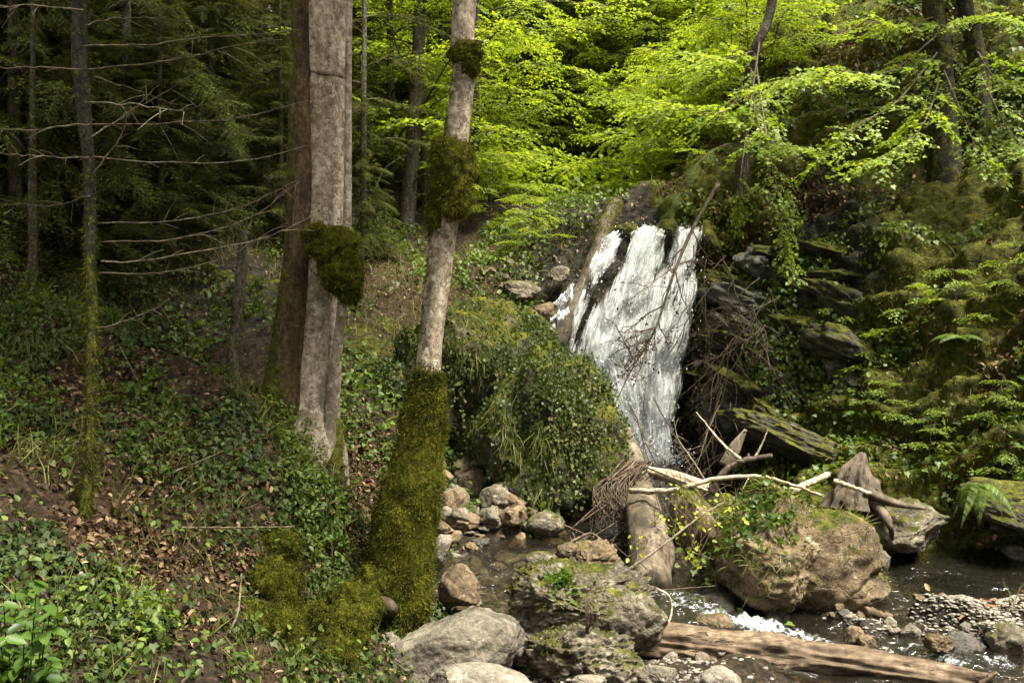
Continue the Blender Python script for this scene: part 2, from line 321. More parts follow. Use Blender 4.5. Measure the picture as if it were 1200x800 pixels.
CP += [np.array(a, float) for a in [
    (0, 0, 1.4), (-3, 3, 1.35), (2, 5, 0.), (0, 6, .05), (3, 2, .6), (-8, 3, 3.2), (9, 3, 3), (4, 7, -.3), (-6, 0, 2), (6, 0, 2),
    (-4.2, 12, 1.9), (-3, 12.6, 1.7), (-6.3, 13, 2.4), (-14, 10, 6), (-14, 18, 9), (-20, 30, 16), (-8, 7, 3.8), (-9, 12, 4), (6.8, 9, .9), (8, 11, 4), (10, 14, 7.5), (14, 18, 12),
    (0, 28, 7.2), (0, 40, 14), (0, 55, 24), (10, 30, 13), (10, 45, 22), (-12, 40, 17), (-20, 55, 28), (25, 30, 22), (25, 55, 32), (-30, 10, 14), (25, 8, 12), (-30, 65, 36), (0, 65, 31), (35, 65, 42), (4, 24, 6.6), (-4, 24, 6.6), (8, 22, 9.5)]]
CP = np.array(CP)
def tps_fit(c, lam=.02):
    X = c[:, :2]; n = len(X); d2 = ((X[:, None] - X[None]) ** 2).sum(-1); K = np.where(d2 > 0, .5 * d2 * np.log(d2 + 1e-12), 0) + lam * np.eye(n)
    Pm = np.hstack([np.ones((n, 1)), X]); A = np.zeros((n + 3, n + 3)); A[:n, :n] = K; A[:n, n:] = Pm; A[n:, :n] = Pm.T
    return X, np.linalg.solve(A, np.concatenate([c[:, 2], np.zeros(3)]))
TX, TW = tps_fit(CP)
# stream: polylines of (px, py, depth, half width, depth of bed)
STREAM = [[(790, 536, 16.2, .9, .25), (840, 557, 14.9, .7, .2), (770, 590, 13.4, .8, .2), (690, 630, 12, .6, .2), (600, 657, 11.1, .62, .2), (560, 690, 10.3, .6, .12)],
          [(640, 657, 11.1, .55, .2), (730, 686, 10.5, .6, .2), (800, 703, 10, .6, .2), (890, 741, 9.45, .55, .2), (1000, 763, 9.1, .55, .2), (1150, 785, 8.8, .6, .2), (1330, 810, 8.5, .8, .2)],
          [(950, 735, 9.8, .35, .12), (1040, 697, 10.6, .75, .18), (1200, 690, 10.8, .75, .18), (1400, 690, 10.8, .8, .2)]]
SEG = []
for L in STREAM:
    q = [(*P(a, b, c), w, h) for a, b, c, w, h in L]
    SEG += list(zip(q[:-1], q[1:]))
WP = np.array([P(a, b, c) for L in STREAM for a, b, c, w, h in L] + [np.array(p) for p in [(-6, 9, 0.), (7, 7, -.3), (-2, 16, .6), (6, 16, .6)]])
WX, WW = tps_fit(WP, .05)
def tps(x, y, X, Wt):
    out = np.empty(len(x))
    for s in range(0, len(x), 20000):
        a, b = x[s:s + 20000], y[s:s + 20000]; d2 = (a[:, None] - X[None, :, 0]) ** 2 + (b[:, None] - X[None, :, 1]) ** 2
        n = len(X); out[s:s + 20000] = (.5 * d2 * np.log(d2 + 1e-12)) @ Wt[:n] + Wt[n] + Wt[n + 1] * a + Wt[n + 2] * b
    return out
def stream_at(x, y):
    """signed closeness to the channel: 1 on the centre line, 0 at its bank, negative outside; and its bed level there"""
    best = np.full(len(x), -9.); bed = np.zeros(len(x))
    for a, b in SEG:
        ax, ay = a[0], a[1]; dx, dy = b[0] - ax, b[1] - ay
        t = np.clip(((x - ax) * dx + (y - ay) * dy) / (dx * dx + dy * dy), 0, 1)
        w = a[3] + (b[3] - a[3]) * t; c = 1 - np.hypot(x - ax - t * dx, y - ay - t * dy) / w
        m = c > best; best = np.where(m, c, best); bed = np.where(m, a[2] + (b[2] - a[2]) * t - (a[4] + (b[4] - a[4]) * t), bed)
    return best, bed
def ss(a, b, v): t = np.clip((v - a) / (b - a), 0, 1); return t * t * (3 - 2 * t)
def Z0(x, y):
    x = np.atleast_1d(np.asarray(x, float)); y = np.atleast_1d(np.asarray(y, float))
    z = tps(x, y, TX, TW); c, bed = stream_at(x, y); near = (y < 17)
    k = ss(-.35, .45, c) * near
    return z * (1 - k) + np.minimum(z, bed) * k
def G(px, py, d0=5., d1=60.):
    """where the sight line through a pixel of the photograph first meets the ground"""
    d = np.geomspace(d0, d1, 500); r = ray(px, py); q = CAM + r[None] * (d / r[1])[:, None]
    hit = np.nonzero(q[:, 2] < Z0(q[:, 0], q[:, 1]))[0]
    i = hit[0] if len(hit) else len(d) - 1
    p = q[i].copy(); p[2] = Z0(p[0], p[1])[0]; return p
def gauss(x, y, pts):
    r = np.zeros(len(x))
    for (p, s, a) in pts: r = r + a * np.exp(-((x - p[0]) ** 2 + (y - p[1]) ** 2) / (s * s))
    return r
rows = np.concatenate([np.linspace(-6, 5, 30)[:-1], np.linspace(5, 10, 150)[:-1], np.linspace(10, 18.5, 320)[:-1], np.linspace(18.5, 32, 150)[:-1], np.linspace(32, 66, 70)])
us = np.concatenate([np.linspace(-1.7, -.62, 70)[:-1], np.linspace(-.62, .62, 440), np.linspace(.62, 1.7, 70)[1:]])
YY, UU = np.meshgrid(rows, us, indexing='ij'); XX = UU * np.maximum(YY, 0) + UU * 4 * np.exp(-np.maximum(YY, 0) / 4)
gx, gy = XX.ravel(), YY.ravel(); gz = Z0(gx, gy); shp = XX.shape
def gnormal(x, y, z):
    Pm = np.stack([x, y, z], -1).reshape(*shp, 3); a = np.gradient(Pm, axis=1); b = np.gradient(Pm, axis=0); return nrm(np.cross(a, b)).reshape(-1, 3)
N0 = gnormal(gx, gy, gz); slope = 1 - N0[:, 2]; chan, _ = stream_at(gx, gy)
wet = ss(-.6, .2, chan) * (gy < 17.2)
pts = np.stack([gx, gy, gz], 1)
right = ss(.5, 2.0, gx - .115 * (gy - 8)) * (gy > 9) * (gy < 24)
rockm = np.clip(ss(.30, .5, slope) * .9 * right + wet * .9 + gauss(gx, gy, [(P(300, 335, 15.6), 1.3, .9), (P(920, 440, 15.3), 1.6, .8), (P(840, 400, 16.6), 1.2, .9), (P(700, 400, 16.8), 1.4, 1.2), (P(960, 300, 16), 1.2, .5), (P(640, 335, 17), .7, .4), (P(1000, 640, 12), 1., .7)]), 0, 1.2)
fade = 1 - wet * .75
q = gz * 1.05 - .45 * gx + .25 * fbm(pts * .5, 3, 5)
saw = q / .42; saw = saw - np.floor(saw); saw = ss(0, .75, saw) * (1 - ss(.82, 1., saw))
big = fbm(pts * .55, 4, 1); mid = fbm(pts * 1.7, 4, 2); fine = fbm(pts * 6.5, 4, 3)
disp = (big * .22 + mid * .10 + fine * .035) * fade * (1 + .8 * right) + right * np.clip(rockm + .3, 0, 1) * (saw - .4) * .32 * ss(-.5, .3, mid + .2)
far = ss(20, 30, gy); disp = disp * (1 + 2 * far)
keep = np.clip(np.hypot(gx, gy) / 5, .1, 1)
tv = pts + N0 * (disp * keep)[:, None]
N1 = gnormal(*tv.T)
mossm = np.clip(right * (.74 + .35 * ss(-.3, .4, mid)) * (1 - .7 * wet) * ss(10.5, 12, gy) + gauss(gx, gy, [(P(110, 470, 8.5), .8, .55), (P(330, 690, 7.9), .5, .9), (P(360, 760, 7.3), .4, .9), (P(330, 480, 10.2), .6, .8), (P(430, 400, 15), 1.2, .6), (P(230, 220, 17), 2., .4), (P(600, 290, 18), 1., .4), (P(960, 545, 13.8), .9, .9), (P(1150, 640, 11.8), .8, .5)]) - gauss(gx, gy, [(P(900, 430, 15.4), 1.2, .6), (P(980, 330, 15.8), 1.2, .45)]) + .3 * far, 0, 1.2)
LITZ = [(G(250, 590), 1.1, .9), (G(120, 480), .9, .6), (G(200, 680), 1., .6), (G(290, 530), .7, .8), (G(430, 600), .9, .9), (G(600, 330), 1.2, .9), (G(1080, 390), .7, .6), (G(880, 130), 1.2, .6), (G(1160, 560), .6, .5), (G(420, 560), .6, .6), (G(480, 330), 1.3, .4)]
littm = np.clip(gauss(gx, gy, LITZ) + .25 * (1 - right) * (1 - wet), 0, 1.2)
gid = np.arange(len(gx)).reshape(shp)
GF = np.stack([gid[:-1, :-1], gid[:-1, 1:], gid[1:, 1:], gid[1:, :-1]], -1).reshape(-1, 4)
me = mesh_of('terrain', (tv, {(4, 0): GF}, np.zeros(len(tv)), mossm), M['ground'])
for nm, a in (('rock', rockm), ('litter', littm)):
    at = me.attributes.new(nm, 'FLOAT', 'POINT'); at.data.foreach_set('value', a.astype(np.float32))
terrain = bpy.data.objects.new('terrain', me); COL.objects.link(terrain); tag(terrain, kind='structure')
FC = tv[GF].mean(1); d1 = tv[GF[:, 2]] - tv[GF[:, 0]]; d2 = tv[GF[:, 3]] - tv[GF[:, 1]]; cr = np.cross(d1, d2); FA = np.linalg.norm(cr, axis=1) / 2; FN = nrm(cr)
FU = FC[:, 0] / np.maximum(FC[:, 1], .1); fwet = wet[GF].max(1); fright = right[GF].mean(1); flit = littm[GF].mean(1); fmoss = mossm[GF].mean(1); frock = rockm[GF].mean(1)
INV = (np.abs(FU) < .58) & (FC[:, 1] > 4.8)
def scatter(w, n):
    w = w * FA * INV; i = rng.choice(len(w), n, p=w / w.sum()); a, b = rng.random((2, n, 1))
    q = tv[GF[i]]; p = (q[:, 0] * (1 - a) + q[:, 1] * a) * (1 - b) + (q[:, 3] * (1 - a) + q[:, 2] * a) * b
    return p, FN[i], i
def zone(pts_): return gauss(FC[:, 0], FC[:, 1], pts_)
def ground_z(x, y):
    i = np.argmin((FC[:, 0] - x) ** 2 + (FC[:, 1] - y) ** 2); return FC[i, 2]
def R3(n, s=1.): return rng.normal(0, s, (n, 3))
def clump(p, sc, seed, a=0., b=.6): return ss(a, b, fbm(p * sc, 3, seed))

# ------------------------------------------------------------------ stream water
wx = np.linspace(-3.2, 7.5, 330); wy = np.linspace(7., 17., 330); WXg, WYg = np.meshgrid(wx, wy); X, Y = WXg.ravel(), WYg.ravel()
wz = tps(X, Y, WX, WW); wc, _ = stream_at(X, Y)
foamz = [(P(765, 535, 16.1), .55, .9), (P(775, 690, 10.35), .30, .36), (P(800, 704, 9.95), .36, .40), (P(845, 722, 9.65), .3, .34), (P(905, 740, 9.45), .34, .42), (P(950, 750, 9.3), .30, .38), (P(880, 733, 9.55), .25, .32), (P(1010, 772, 9.), .3, .32), (P(1120, 778, 8.9), .3, .42), (P(1170, 770, 9.), .25, .35), (P(650, 650, 11.2), .40, .26), (P(585, 668, 10.8), .3, .22), (P(830, 560, 14.8), .6, .2), (P(580, 648, 11.3), .5, .10), (P(1000, 735, 9.7), .25, .25), (P(1060, 757, 9.3), .35, .3), (P(985, 722, 9.9), .15, .25)]
fo = gauss(X, Y, foamz)
wz = wz + fo * fbm(np.stack([X * 14, Y * 14, X * 0], 1), 3, 29) * .05; wz = wz + fbm(np.stack([X * 2.2, Y * 2.2, X * 0], 1), 3, 9) * .015 + fo * (fbm(np.stack([X * 6, Y * 6, X * 0], 1), 4, 19) * .12 + .05)
gi = np.arange(len(X)).reshape(WXg.shape); f = np.stack([gi[:-1, :-1], gi[:-1, 1:], gi[1:, 1:], gi[1:, :-1]], -1).reshape(-1, 4)
f = f[wc[f].max(1) > -.55]
used, inv = np.unique(f, return_inverse=True); b = MB(); b.add(np.stack([X, Y, wz], 1)[used], inv.reshape(-1, 4), 0, 0., fo[used])
build('stream_water', b, M['water'], kind='structure')

# ------------------------------------------------------------------ waterfall
def edge(L, t):
    p = np.array([P(*a) for a in L]); zz = p[:, 2]; o = np.argsort(zz); z = zz.max() + (zz.min() - zz.max()) * t
    return np.stack([np.interp(z, zz[o], p[o, k]) for k in range(3)], 1)
def sheet(mb, flows, Lf, Rt, ns, nt, off, lay, dens, seed):
    t = np.linspace(0, 1, nt); s = np.linspace(0, 1, ns); A = edge(Lf, t); B = edge(Rt, t)
    V = A[:, None] * (1 - s[None, :, None]) + B[:, None] * s[None, :, None]
    S, T = np.meshgrid(s, t); fl = np.stack([S.ravel(), T.ravel(), np.full(S.size, lay)], 1)
    w = np.linalg.norm(A - B, axis=1).mean() / 1.9
    st = fbm(fl * np.array([9 * w, 2.6, 5]) + seed, 4, seed) * .14 + fbm(fl * np.array([30 * w, 14, 5]) + seed, 3, seed + 3) * .05
    ld_ = T.ravel() * 3.6 + .9 * fbm(np.stack([S.ravel() * 4 * w, T.ravel() * 0, T.ravel() * 0 + 3], 1), 3, 77) + .3 * fbm(fl * np.array([7, 3, 0]), 2, 78); ld_ = ld_ - np.floor(ld_); V = V.reshape(-1, 3); V[:, 1] -= .22 * ss(0, .35, ld_) * (1 - ss(.75, 1., ld_)); V[:, 1] -= off + st + .16 * np.sin(T.ravel() * 9 + 4 * S.ravel()) * .3
    V[:, 2] += .10 * fbm(np.stack([S.ravel() * 7 * w, S.ravel() * 0 + lay, S.ravel() * 0], 1), 3, 91) * np.clip(1 - T.ravel() * 5, 0, 1) + .05 * fbm(fl * np.array([9, 2, 3]), 2, seed + 8) * (1 - T.ravel())
    sw = .035 * fbm(fl * np.array([5, 7, 3]) + seed * 3, 3, seed + 21); d = dens(np.clip(S.ravel() + sw, 0, 1), T.ravel() + sw)
    g = np.arange(ns * nt).reshape(nt, ns); mb.add(V, np.stack([g[:-1, :-1], g[:-1, 1:], g[1:, 1:], g[1:, :-1]], -1).reshape(-1, 4), 0, 0., d)
    flows.append(fl * np.array([w, 1, 1])); return V, d
LE = [(708, 272, 18.3), (700, 279, 17.4), (686, 310, 17.25), (662, 380, 16.8), (650, 425, 16.7), (682, 480, 16.45), (715, 535, 16.25)]
RE = [(840, 263, 18.3), (838, 270, 17.4), (832, 310, 17.2), (822, 350, 16.95), (810, 400, 16.75), (794, 470, 16.45), (782, 536, 16.2)]
def bump_(S, T, s0, t0, a, b): return np.exp(-((S - s0) / a) ** 2 - ((T - t0) / b) ** 2)
def dens_main(S, T):
    d = .16 + .08 * np.exp(-((S - .55) / .3) ** 2)
    d = d - .8 * bump_(S, T, .23, .0, .055, .13) - .55 * bump_(S, T, .24 - .1 * T, .16, .06, .16) - .38 * np.exp(-((S - .15 + .05 * T) / .055) ** 2) * ss(.1, .3, T) * (1 - ss(.55, .75, T))
    d = d - .85 * bump_(S, T, .62, .07, .06, .11) - .8 * bump_(S, T, .91, .13, .05, .10) - .3 * bump_(S, T, .97, .4, .05, .2)
    d = d - .3 * bump_(S, T, .55, .22, .04, .05) - .16 * bump_(S, T, .28, .66, .10, .1) - .20 * bump_(S, T, .60, .84, .13, .16) + .1 * bump_(S, T, .92, .85, .1, .3) - .12 * bump_(S, T, .0, .5, .06, .2)
    return d - .22 * ss(.70, 1., S) - .35 * ss(.93, 1., S) - .5 * ss(.05, 0., S)
b = MB(); fl = []
V1, D1 = sheet(b, fl, LE, RE, 170, 220, .10, 0., dens_main, 1)
sheet(b, fl, LE, RE, 150, 190, .17, 1., lambda S, T: dens_main(S, T) - .12, 2)
sheet(b, fl, LE, RE, 150, 190, .26, 2., lambda S, T: dens_main(S, T) - .20, 3)
V2, D2 = sheet(b, fl, [(655, 345, 17.15), (630, 378, 16.9), (634, 395, 16.8)], [(672, 335, 17.15), (662, 385, 16.9), (652, 412, 16.75)], 40, 50, .12, 3., lambda S, T: .18 + 0 * S, 5)
fallo = build('waterfall', b, M['fall'], label='white waterfall tumbling down the dark rock step between the log and the cliff', cat='waterfall', kind='structure')
at = fallo.data.attributes.new('flow', 'FLOAT_VECTOR', 'POINT'); at.data.foreach_set('vector', np.concatenate(fl).astype(np.float32).ravel())
b = MB(); w = np.clip(D1 + .05, 0, 1) ** 1.5 + .002; i = rng.choice(len(V1), 9000, p=w / w.sum()); p = V1[i] + np.stack([rng.normal(0, .025, len(i)), -np.abs(rng.normal(.12, .11, len(i))), rng.normal(0, .05, len(i))], 1)
leaves(b, p, np.array([-.15, -.2, -1.]) + R3(len(i), .25), R3(len(i)) + np.array([0, -1.5, 0]), rng.uniform(.012, .055, len(i)), rng.uniform(.3, .8, len(i)), T_RH, rng.random(len(i)))
m_ = 2600; c_ = V1[-170:][rng.integers(15, 160, m_)]; q_ = c_ + np.stack([rng.normal(0, .22, m_), -np.abs(rng.normal(.1, .25, m_)), np.abs(rng.normal(0, .16, m_))], 1); leaves(b, q_, R3(m_) + np.array([0, 0, .4]), R3(m_) + np.array([0, -1.5, 0]), rng.uniform(.01, .04, m_), rng.uniform(.4, .9, m_), T_RH, rng.random(m_))
o = build('flying_water_drops', b, M['drop'], fallo); o['kind'] = 'stuff'

# ------------------------------------------------------------------ rocks
_ico = {}
def ico(n):
    if n not in _ico:
        bm = bmesh.new(); bmesh.ops.create_icosphere(bm, subdivisions=n, radius=1); _ico[n] = (np.array([v.co[:] for v in bm.verts]), np.array([[v.index for v in f.verts] for f in bm.faces])); bm.free()
    return _ico[n]
def rock_geo(size, seed, sub=5, cuts=12, rough=.10, deep=.62, groove=None, knob=.0):
    r = np.random.default_rng(seed); v, f = ico(sub); v = v.copy(); u = v.copy()
    for k in range(cuts):
        n = nrm(r.normal(0, 1, 3)); d = r.uniform(deep, .95); e = np.maximum(v @ n - d, 0); v -= n * (e * .88)[:, None]
    s = np.asarray(size, float); m = s.mean()
    d = fbm(u * 1.6 + seed, 3, seed) * rough * 1.2 + fbm(u * 5 + seed, 4, seed + 1) * rough * .5 + fbm(u * 16 + seed, 3, seed + 2) * rough * .18
    if knob: k_ = fbm(u * 7 + seed, 4, seed + 4); d = d - knob * np.maximum(0, -k_ + .1) ** 1.0 * .5 + knob * .2 * np.abs(fbm(u * 12, 3, seed + 6))
    v = v * (1 + d)[:, None]
    if groove:
        for z0, w_, a in groove: v[:, :2] *= (1 - a * np.exp(-((v[:, 2] + .1 * fbm(u * 2, 2, seed) - z0) / w_) ** 2))[:, None]
    return v * s, f
def rock(name, px, py, w, h, d, mat, label, cat='rock', group=None, sub=5, cuts=12, rough=.10, dep=.8, rz=None, tilt=0., mossa=0., seed=None, parent=None, **kw):
    seed = seed if seed is not None else int(rng.integers(1, 9999))
    sx, sz = w / 2 * d / F, h / 2 * d / F; v, f = rock_geo((sx, (sx + sz) * .5 * dep * 1.15, sz), seed, sub, cuts, rough, **kw)
    c, s_ = math.cos(tilt), math.sin(tilt); v = v @ np.array([[c, 0, s_], [0, 1, 0], [-s_, 0, c]])
    v = v @ rotz(rz if rz is not None else rng.uniform(-.3, .3)).T + P(px, py, d)
    b = MB(); b.add(v, f, 0, 0., mossa); return build(name, b, M[mat], parent, label, cat, group)
def surf_pts(o, n, w=None):
    me = o.data; V = np.empty(len(me.vertices) * 3, np.float32); me.vertices.foreach_get('co', V); V = V.reshape(-1, 3).astype(float) + world(o)
    NN = np.empty(len(V) * 3, np.float32); me.vertices.foreach_get('normal', NN); NN = NN.reshape(-1, 3).astype(float)
    ww = np.ones(len(V)) if w is None else np.maximum(w(V, NN), 0); i = rng.choice(len(V), n, p=ww / ww.sum()); e = .5 * np.median(np.linalg.norm(np.diff(V[:200], axis=0), axis=1))
    return V[i] + R3(n, .02), NN[i]
# ------------------------------------------------------------------ boulders
def lumps(name, specs, mat, label, cat='boulder', group=None, mossa=0., extra=None):
    """one boulder grown from a few overlapping lumps: (px, py, w, h, d, kwargs)"""
    b = MB()
    for (px, py, w, h, d, kw) in specs:
        kw = dict(kw); sd = kw.pop('seed', 3); rz = kw.pop('rz', 0.); tl = kw.pop('tilt', 0.); dep = kw.pop('dep', .8); ma = kw.pop('moss', mossa)
        sx, sz = w / 2 * d / F, h / 2 * d / F; v, f = rock_geo((sx, (sx + sz) * .5 * dep * 1.15, sz), sd, **kw)
        c, s = math.cos(tl), math.sin(tl); v = v @ np.array([[c, 0, s], [0, 1, 0], [-s, 0, c]]) @ rotz(rz).T + P(px, py, d); b.add(v, f, 0, 0., ma)
    return build(name, b, M[mat], None, label, cat, group)
def tufts(mb, p, n, ln=.045, wd=.22, out=.6, down=.5, jit=.35, tint=None, tm=T_BL):
    k = len(p); dr = n * out + np.array([0, 0, -down]) + R3(k, jit); leaves(mb, p - n * .01, dr, n + R3(k, .6), ln * rng.uniform(.6, 1.5, k), wd, tm, rng.random(k) if tint is None else tint)
def ivy_on(o, n, size, wfun, dz=.5, mat='ivy', tint=None, name='ivy', tm=T_IVY, out=.02, wd=.95):
    p, nn = surf_pts(o, n, wfun); b = MB(); sl = np.stack([-nn[:, 0] * nn[:, 2], -nn[:, 1] * nn[:, 2], nn[:, 2] ** 2 - 1], 1)
    leaves(b, p + nn * (out * rng.random((n, 1)) * 2), sl + np.array([0, 0, -dz]) + R3(n, .5), nn + np.array([0, 0, .6]) + R3(n, .45), size * rng.uniform(.6, 1.4, n), wd, tm, np.clip(rng.beta(1.6, 2.6, n) if tint is None else tint + R3(n, .15)[:, 0], 0, 1))
    q = build(name, b, M[mat], o); q['kind'] = 'stuff'; return q
def hang(o, n, pts_fun, ln, mat, name, r=.006, leaf=None, sway=.12):
    b = MB()
    for k in range(n):
        p0 = pts_fun(); L = ln * rng.uniform(.4, 1.25); m = 7; t = np.linspace(0, 1, m)[:, None]
        pth = p0 + np.array([0, 0, -1.]) * L * t + np.cumsum(R3(m, sway * L / m), 0) * t; pth[:, 2] = p0[2] - L * t[:, 0]
        tube(b, pth, np.linspace(r, r * .5, m), 3, 0, cap=False, tint=rng.random())
        if leaf:
            kk = max(3, int(L / leaf * 1.7)); pp = spline(pth, kk) + R3(kk, .02); leaves(b, pp, np.array([0, -.3, -.8]) + R3(kk, .5), np.array([0, -1., .5]) + R3(kk, .4), leaf * rng.uniform(.6, 1.3, kk), .8, T_L6, rng.random(kk))
    q = build(name, b, M[mat], o); q['kind'] = 'stuff'; return q

ivyb = lumps('ivy_boulder', [(630, 500, 178, 214, 13.2, dict(seed=4, cuts=9, rough=.16, sub=6, tilt=.22, deep=.6)), (570, 425, 120, 140, 13.4, dict(seed=8, cuts=8, rough=.14)), (600, 415, 100, 110, 13.6, dict(seed=15, cuts=7, tilt=.5)), (672, 545, 80, 110, 13.0, dict(seed=19, cuts=9, rough=.2)), (600, 520, 80, 130, 12.75, dict(seed=23, cuts=9, rough=.22))],
             'rock_deep', 'huge ivy-covered boulder between the mossy leaning tree and the waterfall', mossa=.25)
front = lambda V, N: (N[:, 1] < .45) * (.35 + np.clip(N[:, 2] + .35, 0, 1)) * (V[:, 2] > .55) * (.55 + ss(-.3, .2, fbm(V * 1.6, 3, 3)))
ivy_on(ivyb, 24000, .036, lambda V, N: front(V, N) * (.25 + ss(-.15, .35, fbm(V * 2.6, 3, 77))), tint=.5, mat='herb_dim', out=.05)
p_, n_ = surf_pts(ivyb, 5200, lambda V, N: (N[:, 2] > -.1) * (N[:, 1] < .4) * ss(0, .4, fbm(V * 2.2, 3, 78))); b = MB(); tufts(b, p_, n_, .26, .03, .30, .85, .25, rng.beta(1.5, 1.7, 5200), T_GR); q = build('grass', b, M['grass'], ivyb); q['kind'] = 'stuff'
bp, bn = surf_pts(ivyb, 4000, lambda V, N: (N[:, 1] < .1) * (N[:, 2] < .75) * (N[:, 2] > -.4) * (V[:, 2] > 1.0) * ss(-.1, .3, fbm(V * 1.1, 2, 31)))
hang(ivyb, 800, lambda: bp[rng.integers(len(bp))] + bn[rng.integers(1)] * 0 + np.array([0, -.05, 0]), .85, 'vine', 'hanging_stems', .006, .05)
bp2, bn2 = surf_pts(ivyb, 9000, lambda V, N: (N[:, 2] > -.2) * ss(-.1, .4, fbm(V * 1.9, 3, 41))); b = MB(); tufts(b, bp2, bn2, .05, .16); q = build('moss', b, M['moss'], ivyb); q['kind'] = 'stuff'
topb = lumps('mossy_rock', [(628, 402, 60, 90, 14.4, dict(seed=31, cuts=9, tilt=.3)), (590, 388, 90, 60, 14.6, dict(seed=33, cuts=8))], 'rock_deep', 'dark mossy rock behind the ivy boulder, just beside the leaning log of the waterfall', 'rock', mossa=.1)
leftb = lumps('ivy_boulder', [(450, 470, 80, 90, 13.6, dict(seed=41, cuts=10, rough=.2)), (430, 535, 80, 60, 12.4, dict(seed=44, cuts=10, rough=.2)), (495, 430, 60, 90, 14.6, dict(seed=46, cuts=9, rough=.2))], 'rock_deep', 'low ivy-grown mound of rock between the two big tree trunks', mossa=.3)
ivy_on(leftb, 6500, .045, lambda V, N: (N[:, 1] < .5) * (.3 + np.clip(N[:, 2] + .4, 0, 1)))

karst = lumps('mossy_boulder', [(662, 702, 195, 88, 8.95, dict(seed=52, cuts=9, rough=.10, knob=.55, sub=6, tilt=.10, dep=.75)), (735, 722, 92, 78, 8.8, dict(seed=57, cuts=12, knob=.25)), (680, 770, 150, 84, 8.55, dict(seed=60, cuts=10, knob=.55, sub=6, dep=.7)), (722, 788, 70, 60, 8.4, dict(seed=62, cuts=10, knob=.4))],
              'rock_moss', 'pitted two-tiered boulder with green moss patches beside the barkless log', mossa=.0)
p_, n_ = surf_pts(karst, 3800, lambda V, N: ss(.15, .6, N[:, 2]) * ss(.02, .35, fbm(V * 3, 3, 71))); b = MB(); tufts(b, p_, n_, .03, .25); q = build('moss', b, M['moss'], karst); q['kind'] = 'stuff'
b = MB(); p_, n_ = surf_pts(karst, 160, lambda V, N: (N[:, 2] > .2) * np.exp(-((V - P(657, 672, 8.7)) ** 2).sum(1) / .09 ** 2)); leaves(b, p_ + n_ * .03, n_ + R3(160, .6), np.array([0, 0, 1]) + R3(160, .3), .045, .9, T_IVY, rng.random(160)); build('small_herb', b, M['fresh'], karst)['kind'] = 'stuff'
b = MB()
for k in range(16): tube(b, spline([P(688 + rng.normal(0, 2), 700, 8.35), P(688 + rng.normal(0, 3), 722, 8.33), P(688 + rng.normal(0, 2.4), 742, 8.36)], 6), .004, 3)
build('hanging_root', b, M['root'], karst)

rightb = lumps('grassy_boulder', [(905, 640, 140, 150, 10.5, dict(seed=71, cuts=9, sub=6, tilt=.1)), (958, 655, 150, 125, 10.6, dict(seed=74, cuts=9, tilt=.42)), (903, 668, 138, 104, 10.15, dict(seed=77, cuts=13, sub=6, knob=.15, moss=-.45)), (1000, 690, 90, 66, 10.4, dict(seed=79, cuts=8, moss=-.3)), (815, 612, 60, 90, 11.2, dict(seed=81, cuts=8))],
               'rock_rust', 'big rounded boulder with grass and moss on its back above the white rapids', mossa=.25)
p_, n_ = surf_pts(rightb, 3800, lambda V, N: ss(.1, .5, N[:, 2]) * ss(-.2, .3, fbm(V * 2, 3, 9))); b = MB(); tufts(b, p_, n_, .12, .05, .5, .35, .35, rng.beta(1.5, 1.4, 3800), T_GR); q = build('grass', b, M['grass'], rightb); q['kind'] = 'stuff'
p_, n_ = surf_pts(rightb, 7000, lambda V, N: ss(0, .5, N[:, 2]) * ss(-.1, .3, fbm(V * 2.6, 3, 19))); b = MB(); tufts(b, p_, n_, .035, .22); q = build('moss', b, M['moss'], rightb); q['kind'] = 'stuff'
ivy_on(rightb, 700, .055, lambda V, N: (N[:, 2] > .1) * np.exp(-((V - P(868, 580, 10.2)) ** 2).sum(1) / .4 ** 2), .2, 'fresh', None, 'small_herbs', T_IVY, .04)

rock('boulder', 528, 765, 172, 96, 8.3, 'rock', 'broad smooth grey boulder at the foot of the mossy leaning tree', 'boulder', sub=6, cuts=9, rough=.07, tilt=.25, rz=.2, seed=101)
rock('boulder', 560, 806, 140, 52, 7.6, 'rock_pale', 'pale rounded boulder in front of the broad grey one, cut by the photo edge', 'boulder', sub=6, cuts=7, rough=.05, seed=103)
rock('rock', 452, 772, 60, 70, 8.3, 'rock', 'narrow grey rock wedged between mossy roots and the broad grey boulder', sub=5, seed=104)
rock('rock', 615, 762, 50, 44, 8.7, 'rock', 'squat grey stone between the broad grey boulder and the pitted mossy boulder', seed=105)
rock('rock', 541, 690, 56, 56, 9.7, 'rock_rust', 'tan topped stone with a brown waterline right of the mossy tree base', seed=106, cuts=9, mossa=-.6)
rock('rock', 517, 642, 25, 40, 11., 'rock_pale', 'upright whitish stone leaning against the pile by the mossy tree', seed=107, tilt=-.3, rough=.05, mossa=-.5)
rock('rock', 838, 729, 48, 26, 9.5, 'rock_rust', 'smooth olive-brown stone sitting in the white rapids', seed=108, cuts=4, rough=.04)
rock('rock', 842, 797, 62, 32, 8.1, 'rock_pale', 'pinkish stone in front of the barkless log', seed=109, cuts=6)
rock('rock', 690, 800, 46, 18, 8.0, 'rock_pale', 'small pale stone below the pitted mossy boulder', seed=110)
rock('rock', 770, 790, 52, 24, 8.3, 'rock', 'flat grey stone tucked under the end of the barkless log', seed=111)
rock('rock', 640, 614, 46, 30, 12., 'rock_moss', 'rounded mossy stone under the ivy curtain at the pool edge', seed=112, cuts=5, rough=.05)
rock('rock', 634, 655, 40, 20, 10.9, 'rock_moss', 'low rounded stone standing in the pool', seed=113, cuts=4, rough=.04)
rock('rock', 668, 648, 44, 30, 11.2, 'rock_rust', 'brown stone at the pool edge by the fallen mossy log', seed=114)
